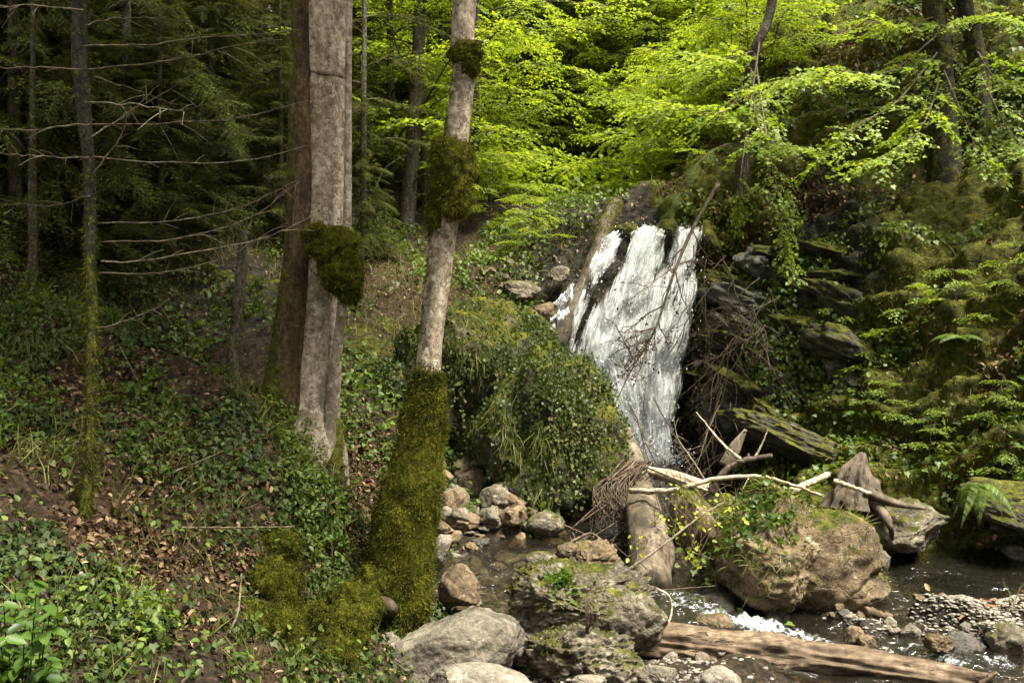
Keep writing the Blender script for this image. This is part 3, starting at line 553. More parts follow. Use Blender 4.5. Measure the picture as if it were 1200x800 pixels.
rock('rock', 535, 679, 24, 12, 10.1, 'rock', 'flat tan stone lying at the near edge of the pool', seed=116, cuts=5)
rock('rock', 700, 655, 60, 46, 10.6, 'rock_rust', 'ragged brown rock with tiny green plants in front of the fallen mossy log', seed=117, knob=.4)
rock('rock', 1120, 757, 62, 36, 9.3, 'rock_wet', 'largest dark wet stone in the shallow riffle under the gravel bar', seed=118, cuts=8)
rock('rock', 1098, 752, 40, 26, 9.15, 'rock_rust', 'brown angular stone touching the largest dark wet stone', seed=119)
rock('rock', 1182, 752, 56, 44, 9.3, 'rock_moss', 'dark stone with a mossy cap beside the gravel bar', seed=120, cuts=6)
rock('rock', 1001, 745, 26, 26, 9.4, 'rock_rust', 'upright reddish-brown stone at the head of the rapids', seed=121, cuts=7, mossa=-.5)
rock('rock', 1014, 754, 24, 20, 9.25, 'rock_rust', 'smaller reddish-brown stone below the upright one in the rapids', seed=122, mossa=-.5)
rock('rock', 1068, 742, 26, 22, 9.5, 'rock', 'squarish grey-brown stone in the riffle between rapids and gravel bar', seed=123)
rock('rock', 1038, 731, 13, 13, 9.7, 'rock_pale', 'small cream-coloured stone above the squarish stone', seed=124, mossa=-.6)
rock('rock', 1032, 656, 24, 36, 11.3, 'rock', 'pale grey stone standing in the dark gap under the rock ledge', seed=126)
rock('rock_ledge', 1055, 612, 130, 66, 11.75, 'rock_moss', 'blocky brown ledge under the grey root stump', 'rock ledge', sub=6, cuts=14, seed=131, deep=.55, mossa=-.15, tilt=.05)
rock('rock_ledge', 1185, 592, 200, 64, 11.75, 'rock_deep', 'dark overhanging ledge below the hanging ferns', 'rock ledge', sub=6, cuts=14, seed=134, deep=.55, tilt=-.12, mossa=-.1)
rock('rock_ledge', 940, 520, 190, 46, 13.9, 'rock_deep', 'moss-striped slanting ledge above the grassy boulder', 'rock ledge', sub=6, cuts=10, seed=137, tilt=-.42, mossa=.0)
rock('rock_ledge', 905, 505, 150, 38, 14.6, 'rock_deep', 'narrow mossy ledge at the foot of the dark cliff', 'rock ledge', sub=5, cuts=10, seed=139, tilt=-.4)
k = 0
for row in range(8):
    for col in range(4):
        u_ = (col + .5 + rng.uniform(-.2, .2)) / 4; px = 818 + u_ * 200 + rng.normal(0, 12); py = 530 - row * 27 - u_ * 78 + rng.normal(0, 9); d_ = G(px, py, 12)[1] + rng.uniform(-.02, .22)
        rock('cliff_slab', px, py, rng.uniform(60, 150), rng.uniform(22, 58), d_ + .12 * u_ + .03 * max(0, row - 3), 'rock_deep' if rng.random() < .25 + .55 * u_ + .05 * row else 'rock_wet', 'dark wet slanting slab in the layered cliff beside the waterfall', 'rock', 'layered slabs of the cliff', sub=5, cuts=16, seed=800 + k, deep=.45, tilt=-.40 + rng.normal(0, .12), mossa=rng.uniform(-.1, .5), rough=.22, dep=1.1); k += 1
crk_ = rock('cliff_rock', 300, 372, 130, 130, 15.8, 'rock_deep', 'shadowed grey rock face in the hollow behind the mossy bank', 'rock', sub=6, cuts=16, seed=160, deep=.45, mossa=-.1, rough=.2)
ivy_on(crk_, 2600, .06, lambda V, N: (N[:, 1] < .4) * ss(-.2, .3, fbm(V * 1.7, 3, 87)), mat='herb_dim')
rock('mossy_rock', 250, 172, 64, 60, 17.4, 'rock_deep', 'round dark mossy rock high among the spruces', 'rock', seed=162, cuts=6)
rock('mossy_rock', 195, 195, 52, 60, 17.2, 'rock_deep', 'dark mossy rock next to the round one among the spruces', 'rock', seed=163, cuts=6)
for i, (px, py, w_, h_, lb) in enumerate([(610, 340, 46, 30, 'grey rock on the brown slope beside the leaning log'), (640, 365, 34, 26, 'brownish rock below the grey rock near the leaning log'), (655, 322, 30, 22, 'pale rock touching the upper half of the leaning log'), (600, 370, 40, 26, 'dark rock above the ivy boulder')]):
    g = G(px, py + h_ / 2, 14); rock('rock', px, py, w_, h_, g[1] - .1, 'rock_moss' if i != 1 else 'rock_rust', lb, seed=170 + i)
for (s0, t0, w_, h_, lb) in [(.22, .0, 40, 26, 'moss cushion splitting the lip of the waterfall beside the leaning log'), (.60, .035, 26, 40, 'dark mossy nub parting the middle of the waterfall'), (.94, .07, 30, 44, 'bright mossy rock at the cliff end of the waterfall lip')]:
    p_ = edge(LE, np.array([t0 + .02]))[0] * (1 - s0) + edge(RE, np.array([t0 + .02]))[0] * s0; sx = w_ / 2 * 17.3 / F; v, f = rock_geo((sx, .3, h_ / 2 * 17.3 / F), 180 + int(s0 * 10), 5, 6, .12); b = MB(); b.add(v + p_ + np.array([0, -.02, 0]), f, 0, 0., .35)
    o = build('mossy_rock', b, M['rock_deep'], None, lb, 'rock'); p_, n_ = surf_pts(o, 900, lambda V, N: N[:, 1] < .4); b = MB(); tufts(b, p_, n_, .05, .2); q = build('moss', b, M['moss'], o); q['kind'] = 'stuff'
# loose stones: each one a thing; those nothing tells apart share label and group
def stones(n, poly, wr, mats, label, group, flat=.75, sink=.3):
    xs = [p[0] for p in poly]; ys = [p[1] for p in poly]; done = 0; protos = []; taken = []
    while done < n:
        px, py = rng.uniform(min(xs), max(xs)), rng.uniform(min(ys), max(ys))
        ins = False; j = len(poly) - 1
        for i in range(len(poly)):
            if (ys[i] > py) != (ys[j] > py) and px < (xs[j] - xs[i]) * (py - ys[i]) / (ys[j] - ys[i]) + xs[i]: ins = not ins
            j = i
        if not ins: continue
        done += 1; g = G(px, py); s = wr[0] * (wr[1] / wr[0]) ** (rng.random() ** 1.6) * g[1] / F
        v, f = rock_geo((s / 2, s / 2 * rng.uniform(.7, 1), s / 2 * flat * rng.uniform(.5, 1.25)), int(rng.integers(1, 9999)), 4 if s > .12 else 3, int(rng.integers(10, 20)), .12, rng.uniform(.38, .6))
        b = MB(); b.add(v @ rotz(rng.uniform(0, 6)).T + np.array([g[0], g[1], ground_z(g[0], g[1]) + s * flat * (.5 - sink)]), f, 0, 0., rng.uniform(-.7, -.1))
        build('stone', b, M[mats[rng.integers(len(mats))]], None, label, 'stone', group)
stones(75, [(512, 562), (560, 556), (620, 585), (690, 600), (690, 622), (600, 638), (512, 645)], (18, 52), ['rock', 'rock_rust', 'rock_moss', 'rock_rust'], 'grey-brown tumbled stone in the heap beside the ivy boulder', 'stones heaped below the ivy boulder', .85, .1)
stones(70, [(505, 630), (700, 640), (690, 672), (600, 700), (510, 690)], (9, 38), ['rock', 'rock_rust', 'rock_wet'], 'stone breaking the surface of the shallow pool', 'stones in the pool', .6, .25)
stones(60, [(495, 660), (560, 665), (585, 700), (575, 745), (500, 730)], (8, 32), ['rock', 'rock_pale', 'rock'], 'pale stone on the shingle between mossy tree and pitted boulder', 'stones on the shingle by the mossy tree', .7)
stones(75, [(955, 712), (1090, 708), (1165, 742), (1130, 770), (1030, 764), (960, 738)], (6, 26), ['rock_wet', 'rock', 'rock_rust', 'rock_pale'], 'wet pebble-sized stone in the riffle above the barkless log', 'stones in the riffle', .7)
stones(22, [(420, 580), (470, 600), (465, 650), (430, 640), (400, 600)], (6, 22), ['rock', 'rock_rust'], 'loose stone on the brown earth slope behind the mossy tree', 'stones on the earth slope', .7)
stones(24, [(640, 620), (730, 628), (735, 660), (690, 672), (650, 640)], (8, 26), ['rock_wet', 'rock_rust', 'rock'], 'wet stone in the jam of sticks by the fallen mossy log', 'stones by the stick jam', .7)
stones(20, [(585, 770), (800, 775), (900, 799), (590, 799)], (8, 26), ['rock', 'rock_pale', 'rock_wet'], 'small stone on the near stream bed under the log', 'stones under the log', .7)
stones(18, [(1040, 655), (1200, 650), (1200, 672), (1060, 676)], (8, 30), ['rock_wet', 'rock_moss'], 'dark damp stone along the foot of the overhanging ledge', 'stones under the ledge', .7)
stones(26, [(560, 300), (660, 300), (640, 372), (560, 350)], (7, 24), ['rock', 'rock_rust', 'rock_moss'], 'stone half sunk in the leafy slope beside the leaning log', 'stones on the leafy slope', .7)
b = MB(); pv, pf = rock_geo((1, 1, .42), 7, 2, 12, .15, .45)
def gravel(n, wfun, sz):
    p, nn, i = scatter(wfun, n); s = sz * rng.uniform(.2, 1., n) ** 2 * 1.9; a = rng.uniform(0, 6.28, n); c, s_ = np.cos(a), np.sin(a)
    V = np.stack([pv[None, :, 0] * c[:, None] - pv[None, :, 1] * s_[:, None], pv[None, :, 0] * s_[:, None] + .7 * pv[None, :, 1] * c[:, None], np.broadcast_to(pv[None, :, 2], (n, len(pv)))], -1) * s[:, None, None] + p[:, None]
    b.add(V.reshape(-1, 3), (pf[None] + (np.arange(n) * len(pv))[:, None, None]).reshape(-1, 3), 0, np.repeat(np.clip(rng.normal(.5, .24, n), 0, 1), len(pv)))
gravel(9000, zone([(P(1180, 722, 9.9), .5, 1.)]) * (FC[:, 0] > 4.2), .020)
gravel(4500, zone([(P(535, 700, 9.8), .45, 1.), (P(520, 665, 10.6), .4, .6)]), .022)
gravel(4500, zone([(P(1060, 725, 9.8), .6, 1.), (P(700, 790, 8.3), .9, .7)]), .020)
build('gravel', b, M['pebble'], kind='stuff')

# ------------------------------------------------------------------ dead wood
def log(name, pts, rad, mat, label, cat='log', k=28, rough=.12, fr=4., stretch=.25, n=70, att=0., seed=1, group=None, ell=1.):
    b = MB(); p = spline([P(*a) for a in pts], n); r = np.interp(np.linspace(0, 1, n), np.linspace(0, 1, len(rad)), [x for x in rad]); tube(b, p, r, k, 0, rough, fr, stretch, True, 0., att if np.isscalar(att) else np.interp(np.linspace(0, 1, n), np.linspace(0, 1, len(att)), att), seed, ell)
    return build(name, b, M[mat], None, label, cat, group)
lg = log('barkless_log', [(735, 750, 9.0), (800, 757, 8.95), (900, 769, 8.8), (1020, 784, 8.65), (1158, 806, 8.5)], [.15, .175, .175, .165, .135], 'log_tan', 'long barkless tan log lying across the stream in front of the rapids', seed=3, rough=.30, fr=10., stretch=.22, n=220, k=64, att=[.3, .1, -.2, 0, .1])
for (a, c, r) in [((1148, 800, 8.45), (1168, 787, 8.4), .045)]:
    b = MB(); tube(b, spline([P(*a), (P(*a) + P(*c)) / 2, P(*c)], 10), np.linspace(r, r * .35, 10), 8, 0, .3); build('branch_stub', b, M['log_tan'], lg)
wl = log('leaning_log', [(653, 404, 16.4), (672, 362, 16.7), (697, 300, 17.1), (712, 258, 17.4), (722, 236, 17.6)], [.13, .125, .12, .11, .10], 'log_grey', 'long log leaning up the side of the waterfall with a moss-orange top', seed=5, att=[-.3, -.3, -.1, .5, .6], rough=.15)
p_, n_ = surf_pts(wl, 1600, lambda V, N: (V[:, 2] > P(705, 280, 17.2)[2]) * 1.); b = MB(); tufts(b, p_, n_, .05, .2, tint=np.clip(.75 + R3(1600, .2)[:, 0], 0, 1)); q = build('moss', b, M['moss'], wl); q['kind'] = 'stuff'
fl_ = log('fallen_log', [(727, 503, 13.9), (735, 530, 13.3), (748, 575, 12.3), (758, 620, 11.3), (764, 690, 10.3)], [.12, .16, .19, .23, .21], 'log_grey', 'thick grey-brown fallen log with hanging root fibres below the waterfall', seed=7, rough=.14, fr=6, att=[-.2, 0, -.1, .15, .25])
b = MB()
for k in range(150):
    t = rng.random(); a = P(735 + rng.normal(0, 5), 545 + 30 * t, 12.35); e = P(735 + rng.normal(-6, 14), 590 + rng.uniform(0, 50), 11.7); mdl = (a + e) / 2 + np.array([rng.normal(-.12, .1), -.15, .08]); tube(b, spline([a + np.array([rng.uniform(-.05, .25), -.15, .1]), mdl, e], 9), np.linspace(.009, .004, 9), 3, 0, cap=False)
q = build('root_fibres', b, M['root'], fl_); q['kind'] = 'stuff'
log('bleached_log', [(762, 553, 12.9), (790, 559, 12.6), (826, 571, 12.2)], [.075, .085, .08], 'stick', 'short bleached log wedged between fallen log and grassy boulder', seed=9)
log('dark_log', [(690, 640, 12.), (760, 625, 11.8), (820, 640, 11.5)], [.05, .06, .05], 'log_dark', 'dark soaked log behind the fallen log in the stick jam', seed=10)
log('curved_root', [(778, 622, 11.2), (787, 648, 10.9), (776, 680, 10.6), (758, 694, 10.5)], [.04, .045, .035, .02], 'log_dark', 'curved dark root curling under the fallen log', 'root', seed=11)
st = log('root_stump', [(1003, 600, 11.7), (1005, 575, 11.75), (1004, 555, 11.8), (1012, 531, 11.9)], [.36, .25, .17, .03], 'log_dark', 'pointed grey root stump on the ledge beside the grassy boulder', 'stump', seed=12, rough=.55, fr=9, stretch=.15, k=48, att=.3)
for (pp) in [[(1012, 575, 11.5), (1050, 590, 11.4), (1085, 596, 11.3)], [(995, 585, 11.5), (1000, 620, 11.4), (1005, 640, 11.4)], [(1020, 580, 11.6), (1040, 610, 11.3), (1046, 632, 11.3)]]:
    b = MB(); tube(b, spline([P(*a) for a in pp], 12), np.linspace(.075, .015, 12), 8, 0, .5, att=.25); build('root', b, M['log_dark'], st)
def stick(pts, r0, r1, mat, label, cat='branch', name='dead_branch', k=6, group=None, side=0, parent=None):
    n = 8 * len(pts); b = MB(); p = spline([P(*a) for a in pts], n); p[1:-1] += R3(n - 2, r0 * .12); tube(b, p, np.linspace(r0, r1, n), k, 0, .15)
    for j in range(side):
        i = int(rng.uniform(.25, .95) * n); d = nrm(p[min(i + 1, n - 1)] - p[i - 1]); e = nrm(d + R3(1, .8)[0]); L = rng.uniform(.15, .5) * np.linalg.norm(p[-1] - p[0]) * .4
        tube(b, spline([p[i], p[i] + e * L * .5, p[i] + e * L + np.array([0, 0, -.08 * L])], 6), np.linspace(r0 * .35, r1 * .4, 6), 4, 0, cap=False)
    return build(name, b, M[mat], parent, label, None if parent else cat, group)
stick([(738, 575, 11.6), (790, 574, 11.3), (835, 562, 11.2), (890, 558, 11.), (925, 567, 10.8), (962, 580, 10.6)], .035, .014, 'stick', 'long curved bleached branch arching over the grassy boulder', side=2)
stick([(755, 545, 12.4), (790, 560, 12.), (830, 575, 11.7)], .022, .014, 'stick', 'thin pale branch crossing the bleached log')
stick([(832, 578, 11.3), (846, 556, 11.3), (870, 540, 11.3), (905, 534, 11.3)], .05, .025, 'log_dark', 'dark bent branch rising behind the grassy boulder', side=2)
stick([(868, 538, 11.3), (845, 518, 11.5), (816, 483, 11.9)], .022, .008, 'stick', 'straight pale stick pointing up towards the waterfall pool')
stick([(884, 537, 11.3), (892, 522, 11.4), (900, 503, 11.5)], .016, .007, 'drytwig', 'short upright twig on the dark bent branch', 'twig')
stick([(828, 566, 11.5), (812, 540, 11.7), (795, 515, 11.9), (790, 495, 12.)], .014, .005, 'drytwig', 'fine forked twig standing before the plunge pool', 'twig', side=4)
log('broken_branch', [(850, 546, 11.7), (861, 524, 11.75), (874, 503, 11.8)], [.09, .075, .02], 'log_grey', 'broken splintered slab of pale wood behind the bent branch', 'broken wood', 14, .4, 9, .1, 20, seed=44, ell=.5)
stick([(926, 576, 11.2), (948, 566, 11.3), (971, 556, 11.4)], .045, .035, 'stick', 'thick bleached stick lying on the grassy boulder near the stump', k=8)
stick([(977, 563, 11.2), (998, 570, 11.1), (1020, 578, 11.)], .03, .02, 'stick', 'shorter bleached stick in front of the root stump', k=7)
stk = stick([(735, 668, 9.8), (775, 640, 10.), (820, 605, 10.3), (848, 588, 10.6)], .018, .007, 'drytwig', 'thin slanting branch with lime-green leaves across the fallen log', side=3)
stick([(755, 692, 9.5), (790, 690, 9.6), (838, 686, 9.8)], .009, .004, 'twig', 'thin straight twig above the upper rapids', 'twig')
stick([(757, 685, 9.2), (782, 696, 9.1), (787, 715, 9.1), (783, 732, 9.)], .014, .008, 'stick', 'bent pale twig hooked over the pitted boulder end', 'twig')
stick([(1014, 716, 9.7), (1045, 722, 9.7)], .05, .02, 'log_tan', 'short flat piece of tan driftwood above the rapids', 'driftwood', 'driftwood', 8)
for i, (pp, lb) in enumerate([([(655, 650, 11.5), (690, 628, 11.8), (730, 605, 12.)], 'grey stick poking out of the jam below the ivy boulder'), ([(668, 660, 11.2), (710, 640, 11.4), (745, 640, 11.4)], 'dark flat stick at the bottom of the jam'), ([(690, 615, 12.2), (712, 600, 12.), (725, 570, 12.)], 'stick standing steeply against the fallen log'), ([(650, 668, 11.), (664, 640, 11.3), (690, 625, 11.5), (705, 632, 11.5)], 'looping thin root in the stick jam')]):
    stick(pp, .022, .01, ['drytwig', 'log_dark', 'twig', 'root'][i], lb, 'stick', side=5)
for i in range(14):
    a = np.array([rng.uniform(660, 740), rng.uniform(610, 655)]); an = rng.uniform(-.5, .9); L = rng.uniform(30, 70); stick([(a[0], a[1], 11.7), (a[0] + L * .5 * math.cos(an), a[1] - L * .5 * math.sin(an), 11.7), (a[0] + L * math.cos(an), a[1] - L * math.sin(an), 11.8)], .011, .005, 'twig' if i % 2 else 'root', 'thin brown stick tangled in the jam under the ivy boulder', 'stick', 'dead_stick', 4, 'sticks in the jam', side=3)
b = MB(); lime = []
for (px, py, d, sp, n) in [(800, 580, 11.2, 22, 20), (790, 612, 10.6, 26, 22), (815, 610, 10.4, 26, 26), (860, 603, 10., 30, 26), (812, 655, 10.1, 10, 14), (815, 640, 10.1, 12, 12), (745, 650, 9.9, 14, 8), (768, 605, 11., 12, 8)]:
    c = P(px, py, d); p = c + R3(n, 1.) * np.array([sp * d / F * .6, .12, sp * d / F * .45]); leaves(b, p, np.array([0, -.3, -.4]) + R3(n, .7), np.array([0, -.5, .8]) + R3(n, .4), rng.uniform(.035, .07, n), .75, T_L6, rng.random(n))
    for k in range(3): tube(b, spline([c + np.array([rng.normal(0, .1), .1, .25]), c + R3(1, .05)[0], c + R3(1, .12)[0] - np.array([0, 0, .15])], 6), .004, 3, 1, cap=False)
build('leaves', b, [M['lime'], M['twig']], stk)['kind'] = 'stuff'

# ------------------------------------------------------------------ foliage sprays (flat leafy twigs), trees and shrubs
def spray(seed, leaf=.10, ns=9, tm=T_RH, wd=.62, droop=.22, dens=1., lay=.45, spread=.55):
    r = np.random.default_rng(seed); b = MB(); P_, D_, N_ = [], [], []
    def put(p0, p1, sag, first):
        L = np.linalg.norm(p1 - p0); k = max(2, int(L / (leaf * .62) * dens)); t = np.linspace(first, 1, k); q = p0 + (p1 - p0) * t[:, None]; q[:, 2] -= sag * t ** 2 * L
        d = nrm(p1 - p0); lat = np.array([-d[1], d[0], 0]); sd = np.where(np.arange(k) % 2, 1., -1.)[:, None]
        dr = d * r.uniform(.4, 1., (k, 1)) + lat * sd * r.uniform(.5, 1.1, (k, 1)); dr[-1] = d; P_.append(q + r.normal(0, leaf * .12, (k, 3))); D_.append(dr + np.array([0, 0, -.18]) + r.normal(0, .15, (k, 3))); N_.append(np.array([0, 0, 1.]) + r.normal(0, lay, (k, 3)))
        tube(b, np.stack([p0, (p0 + p1) / 2 - np.array([0, 0, sag * .25 * L]), p1 - np.array([0, 0, sag * L])]), [.007 * L + .002, .004 * L + .002, .0015], 3, 1, cap=False)
    e = np.array([1., r.normal(0, .06), -droop]); put(np.zeros(3), np.array([1., e[1], 0.]), droop, .15)
    for j in range(ns):
        t = .08 + .84 * j / (ns - 1) + r.normal(0, .02); p0 = np.array([t, e[1] * t, -droop * t * t]); sd = 1 if j % 2 else -1; a = r.uniform(.65, 1.05) * sd; L = (spread * (1 - t) ** .7 + .12) * r.uniform(.7, 1.15)
        put(p0, p0 + L * np.array([math.cos(a), math.sin(a), r.normal(-.05, .08)]), .2, .2)
    p = np.concatenate(P_); n = len(p); leaves(b, p, np.concatenate(D_), np.concatenate(N_), leaf * r.uniform(.4, 1.35, n), wd, tm, np.clip(r.normal(.5, .2, n), 0, 1)); return b.data()
def needle_spray(seed, ns=22, nl=.045):
    r = np.random.default_rng(seed); b = MB(); S = []
    def put(p0, p1, sag):
        L = np.linalg.norm(p1 - p0); k = max(6, int(L / .0165)); t = np.linspace(0, 1, k); q = p0 + (p1 - p0) * t[:, None]; q[:, 2] -= sag * t ** 2 * L; d = nrm(p1 - p0); lat = np.cross(d, [0, 0, 1.]); sd = np.where(np.arange(k) % 2, 1., -1.)[:, None]
        leaves(b, q, d * .8 + lat * sd * r.uniform(.6, 1., (k, 1)) + r.normal(0, .25, (k, 3)), np.array([0, 0, 1.]) + r.normal(0, .4, (k, 3)), nl * r.uniform(.7, 1.3, k) * (1.25 - .5 * t), .36, T_BL, np.clip(r.normal(.45, .22, k), 0, 1))
        tube(b, np.stack([p0, p1 - np.array([0, 0, sag * L])]), [.004, .0015], 3, 1, cap=False)
    put(np.zeros(3), np.array([1., 0, -.05]), .18)
    for j in range(ns):
        t = .06 + .9 * j / ns; sd = 1 if j % 2 else -1; a = r.uniform(.7, 1.) * sd; L = (.42 * (1 - t) ** .6 + .06) * r.uniform(.6, 1.1); p0 = np.array([t, 0, -.05 * t - .18 * t * t]); put(p0, p0 + L * np.array([math.cos(a), math.sin(a), r.normal(-.12, .08)]), .35)
    return b.data()
SP_B = [spray(300 + i, .095, 8, T_RH, .62, dens=1.15) for i in range(5)]
SP_F = [spray(310 + i, .070, 9, T_L6, .66, dens=1.15, lay=.32) for i in range(4)]
SP_M = [spray(320 + i, .115, 7, T_IVY, .95, dens=.95, lay=.28, droop=.3) for i in range(4)]
SP_N = [needle_spray(330 + i) for i in range(4)]
def limb_sprays(mb, path, protos, size, n, t0=.25, dt=0., flat=.25, tip=True):
    m = len(path); tg = nrm(np.gradient(path, axis=0))
    for j in range(n):
        t = t0 + (1 - t0) * (j + rng.random() * .6) / n; i = min(int(t * (m - 1)), m - 1); d = tg[i].copy(); d[2] *= .4; sd = 1 if j % 2 else -1; a = rng.uniform(.5, 1.15) * sd
        x = rotz(a) @ nrm(d) + np.array([0, 0, rng.normal(-.08, .16)]); mb.merge(protos[rng.integers(len(protos))], frame(x, np.array([0, 0, 1.]) + R3(1, flat)[0]), size * rng.uniform(.65, 1.2), path[i], dt + rng.normal(0, .12))
    if tip: mb.merge(protos[0], frame(tg[-1] * np.array([1, 1, .4]), np.array([0, 0, 1.]) + R3(1, flat)[0]), size, path[-1], dt)
def tree_geo(h, r0, base, cr, nl, ns, protos, size, lean=.05, dt=0., up=.25, low=1., seed=0):
    """trunk with limbs, and a crown of leafy twigs, standing at the origin"""
    tr = MB(); cw = MB(); n = 26; t = np.linspace(0, 1, n); pth = np.stack([lean * h * t ** 1.5 + fbm(np.stack([t * 3, t * 0 + seed, t * 0], 1), 2, seed) * .018 * h, fbm(np.stack([t * 3, t * 0 + seed, t * 0 + 5], 1), 2, seed + 1) * .018 * h, -.5 + (h + .5) * t], 1)
    tube(tr, pth, r0 * (1 - .9 * t) * (1 + .6 * np.exp(-t * 22)), 12, 0, .12, 3, .3)
    for k in range(nl):
        q = (k + rng.random()) / nl; z = base + (1 - base) * q * .97; p0 = np.array([np.interp(z, t, pth[:, c]) for c in range(3)]); a = k * 2.4 + rng.normal(0, .3)
        L = cr * (low * (1 - q) + q * .25 + .9 * math.sin(PI * min(q * 1.05, 1))) / 1.4 * rng.uniform(.7, 1.15); d = np.array([math.cos(a), math.sin(a), up + rng.normal(0, .12)])
        lp = spline([p0, p0 + d * L * .5 + np.array([0, 0, .06 * L]), p0 + d * L * np.array([1, 1, .75])], 12); tube(tr, lp, np.linspace(max(.012, r0 * .28 * (1 - q * .6)), .006, 12), 5, 0, .1, cap=False); limb_sprays(cw, lp, protos, size * (.75 + .5 * (1 - q)), ns, .2, dt)
    return tr.data(), cw.data()
def spruce_geo(h, r0, base, cr, nb, seed=0):
    tr = MB(); cw = MB(); n = 24; t = np.linspace(0, 1, n); pth = np.stack([0 * t, 0 * t, -.5 + (h + .5) * t], 1); tube(tr, pth, r0 * (1 - .93 * t), 10, 0, .1)
    for k in range(nb):
        q = (k + rng.random()) / nb; z = base + (1 - base) * q; a = k * 2.4 + rng.normal(0, .4); L = cr * (1 - q) ** .8 * rng.uniform(.6, 1.15) + .25; p0 = np.array([0, 0, -.5 + (h + .5) * z]); x = np.array([math.cos(a), math.sin(a), .1 - .35 * (1 - q) + rng.normal(0, .1)])
        cw.merge(SP_N[rng.integers(4)], frame(x, np.array([0, 0, 1.]) + R3(1, .2)[0]), L, p0 + x * .02, rng.normal(0, .1))
        for s_ in (.35, .65):
            if L > 1.: cw.merge(SP_N[rng.integers(4)], frame(x + R3(1, .45)[0], np.array([0, 0, 1.]) + R3(1, .3)[0]), L * .55, p0 + x * L * s_ - np.array([0, 0, .1 * L * s_]), rng.normal(0, .1))
    return tr.data(), cw.data()
def plant(name, geo, mats, loc, label, cat, group=None):
    """an Empty at the base, the trunk and the crown as its parts"""
    r = empty(name, loc, label, cat, group)
    for nm, d, m in (('trunk', geo[0], mats[0]), ('crown', geo[1], mats[1])):
        o = bpy.data.objects.new(nm, d if isinstance(d, bpy.types.Mesh) else mesh_of(nm, d, m)); COL.objects.link(o); o.parent = r
    return r
def copy_tree(src, loc, rz, s, label, group=None):
    r = src.copy(); COL.objects.link(r); r.location = tuple(loc); r.rotation_euler = (0, 0, rz); r.scale = (s, s, s); r['label'] = label
    if group: r['group'] = group
    for c in src.children:
        k = c.copy(); COL.objects.link(k); k.parent = r
    return r
def grow(protos, spots, group):
    used_ = set()
    for i, (px, py, s, kind, lb) in enumerate(spots):
        g = G(px, py, 12); g[2] -= .15; src = protos[kind]
        if kind not in used_:
            used_.add(kind); src.location = tuple(g); src.scale = (s, s, s); src.rotation_euler = (0, 0, rng.uniform(0, 6)); src['label'] = lb; src['group'] = group
        else: copy_tree(src, g, rng.uniform(0, 6), s, lb, group)
MB_, MD, MF = [M['beech'], M['twig']], M['bark_dark'], [M['maple'], M['twig']]
bt = [plant('beech_tree', tree_geo(12, .16, .10, 3.6, 25, 7, SP_B, 1.25, seed=i, low=1.1), (M['bark_dark'], MB_), (0, 0, 0), '', 'tree') for i in range(3)]
FAR = 'yellow-green beech in the bright stand on the slope above the waterfall'
grow(bt, [(555, 232, .6, 0, FAR), (610, 222, .7, 1, FAR), (505, 238, .6, 2, FAR), (660, 214, .75, 2, FAR), (455, 215, .7, 1, FAR), (580, 200, .8, 2, FAR), (535, 190, .9, 1, FAR), (560, 175, .95, 0, FAR), (640, 170, .85, 1, FAR), (700, 150, .9, 2, FAR), (760, 185, .7, 0, FAR), (600, 110, 1., 1, FAR), (520, 130, 1., 2, FAR), (800, 130, .8, 1, FAR), (670, 80, 1.1, 0, FAR), (740, 60, 1.1, 2, FAR), (560, 60, 1.1, 1, FAR), (850, 80, .9, 0, FAR), (460, 90, 1., 0, FAR), (800, 30, 1., 2, FAR), (520, 60, 1.1, 0, FAR), (600, 55, 1.1, 2, FAR), (430, 150, .9, 2, FAR), (490, 165, .9, 0, FAR), (880, -10, 1., 1, FAR), (400, 30, 1.1, 2, FAR)], 'yellow-green beeches above the waterfall')
spr = [plant('spruce_tree', spruce_geo(13, .17, .06, 2.6, 120, i), (M['bark_dark'], [M['conifer'], M['twig']]), (0, 0, 0), '', 'tree') for i in range(2)]
DK = 'dark-needled spruce in the shadowy wood above the mossy bank'
grow(spr, [(250, 250, .55, 1, DK), (190, 310, .45, 0, DK), (80, 290, .55, 1, DK), (330, 270, .4, 0, DK), (20, 300, .75, 0, DK), (150, 250, .8, 1, DK), (90, 190, .9, 0, DK), (250, 150, .8, 1, DK), (310, 190, .65, 0, DK), (20, 120, 1., 1, DK), (180, 110, .95, 0, DK), (300, 70, 1., 1, DK), (90, 40, 1.05, 0, DK), (220, 10, 1.1, 1, DK), (390, 200, .55, 0, DK), (-60, 210, .9, 1, DK), (0, -20, 1.2, 0, DK), (330, -40, 1.2, 1, DK), (140, -60, 1.2, 1, DK), (-80, 80, 1.1, 0, DK), (425, 300, .28, 1, DK), (400, 120, .7, 1, DK)], 'spruces in the shadowy wood')
sap = [plant('beech_sapling', tree_geo(3.2, .03, .12, 1.5, 16, 5, SP_F, .75, .12, seed=20 + i), (M['twig'], [M['beech'], M['twig']]), (0, 0, 0), '', 'sapling') for i in range(3)]
SL = 'leafy beech sapling on the steep ground around the top of the waterfall'
grow(sap, [(560, 235, .8, 0, SL), (600, 215, 1., 1, SL), (640, 235, .6, 2, SL), (680, 215, 1., 0, SL), (730, 215, .9, 1, SL), (770, 222, 1.0, 2, SL), (810, 225, .9, 0, SL), (840, 190, 1., 1, SL), (870, 160, 1., 2, SL), (700, 180, 1.1, 1, SL), (780, 160, 1.2, 2, SL), (650, 190, 1., 0, SL), (900, 110, 1.1, 1, SL), (590, 180, 1.1, 2, SL), (750, 130, 1.3, 0, SL), (820, 90, 1.3, 1, SL), (620, 285, .35, 2, SL), (575, 260, .5, 1, SL)], 'beech saplings around the waterfall top')
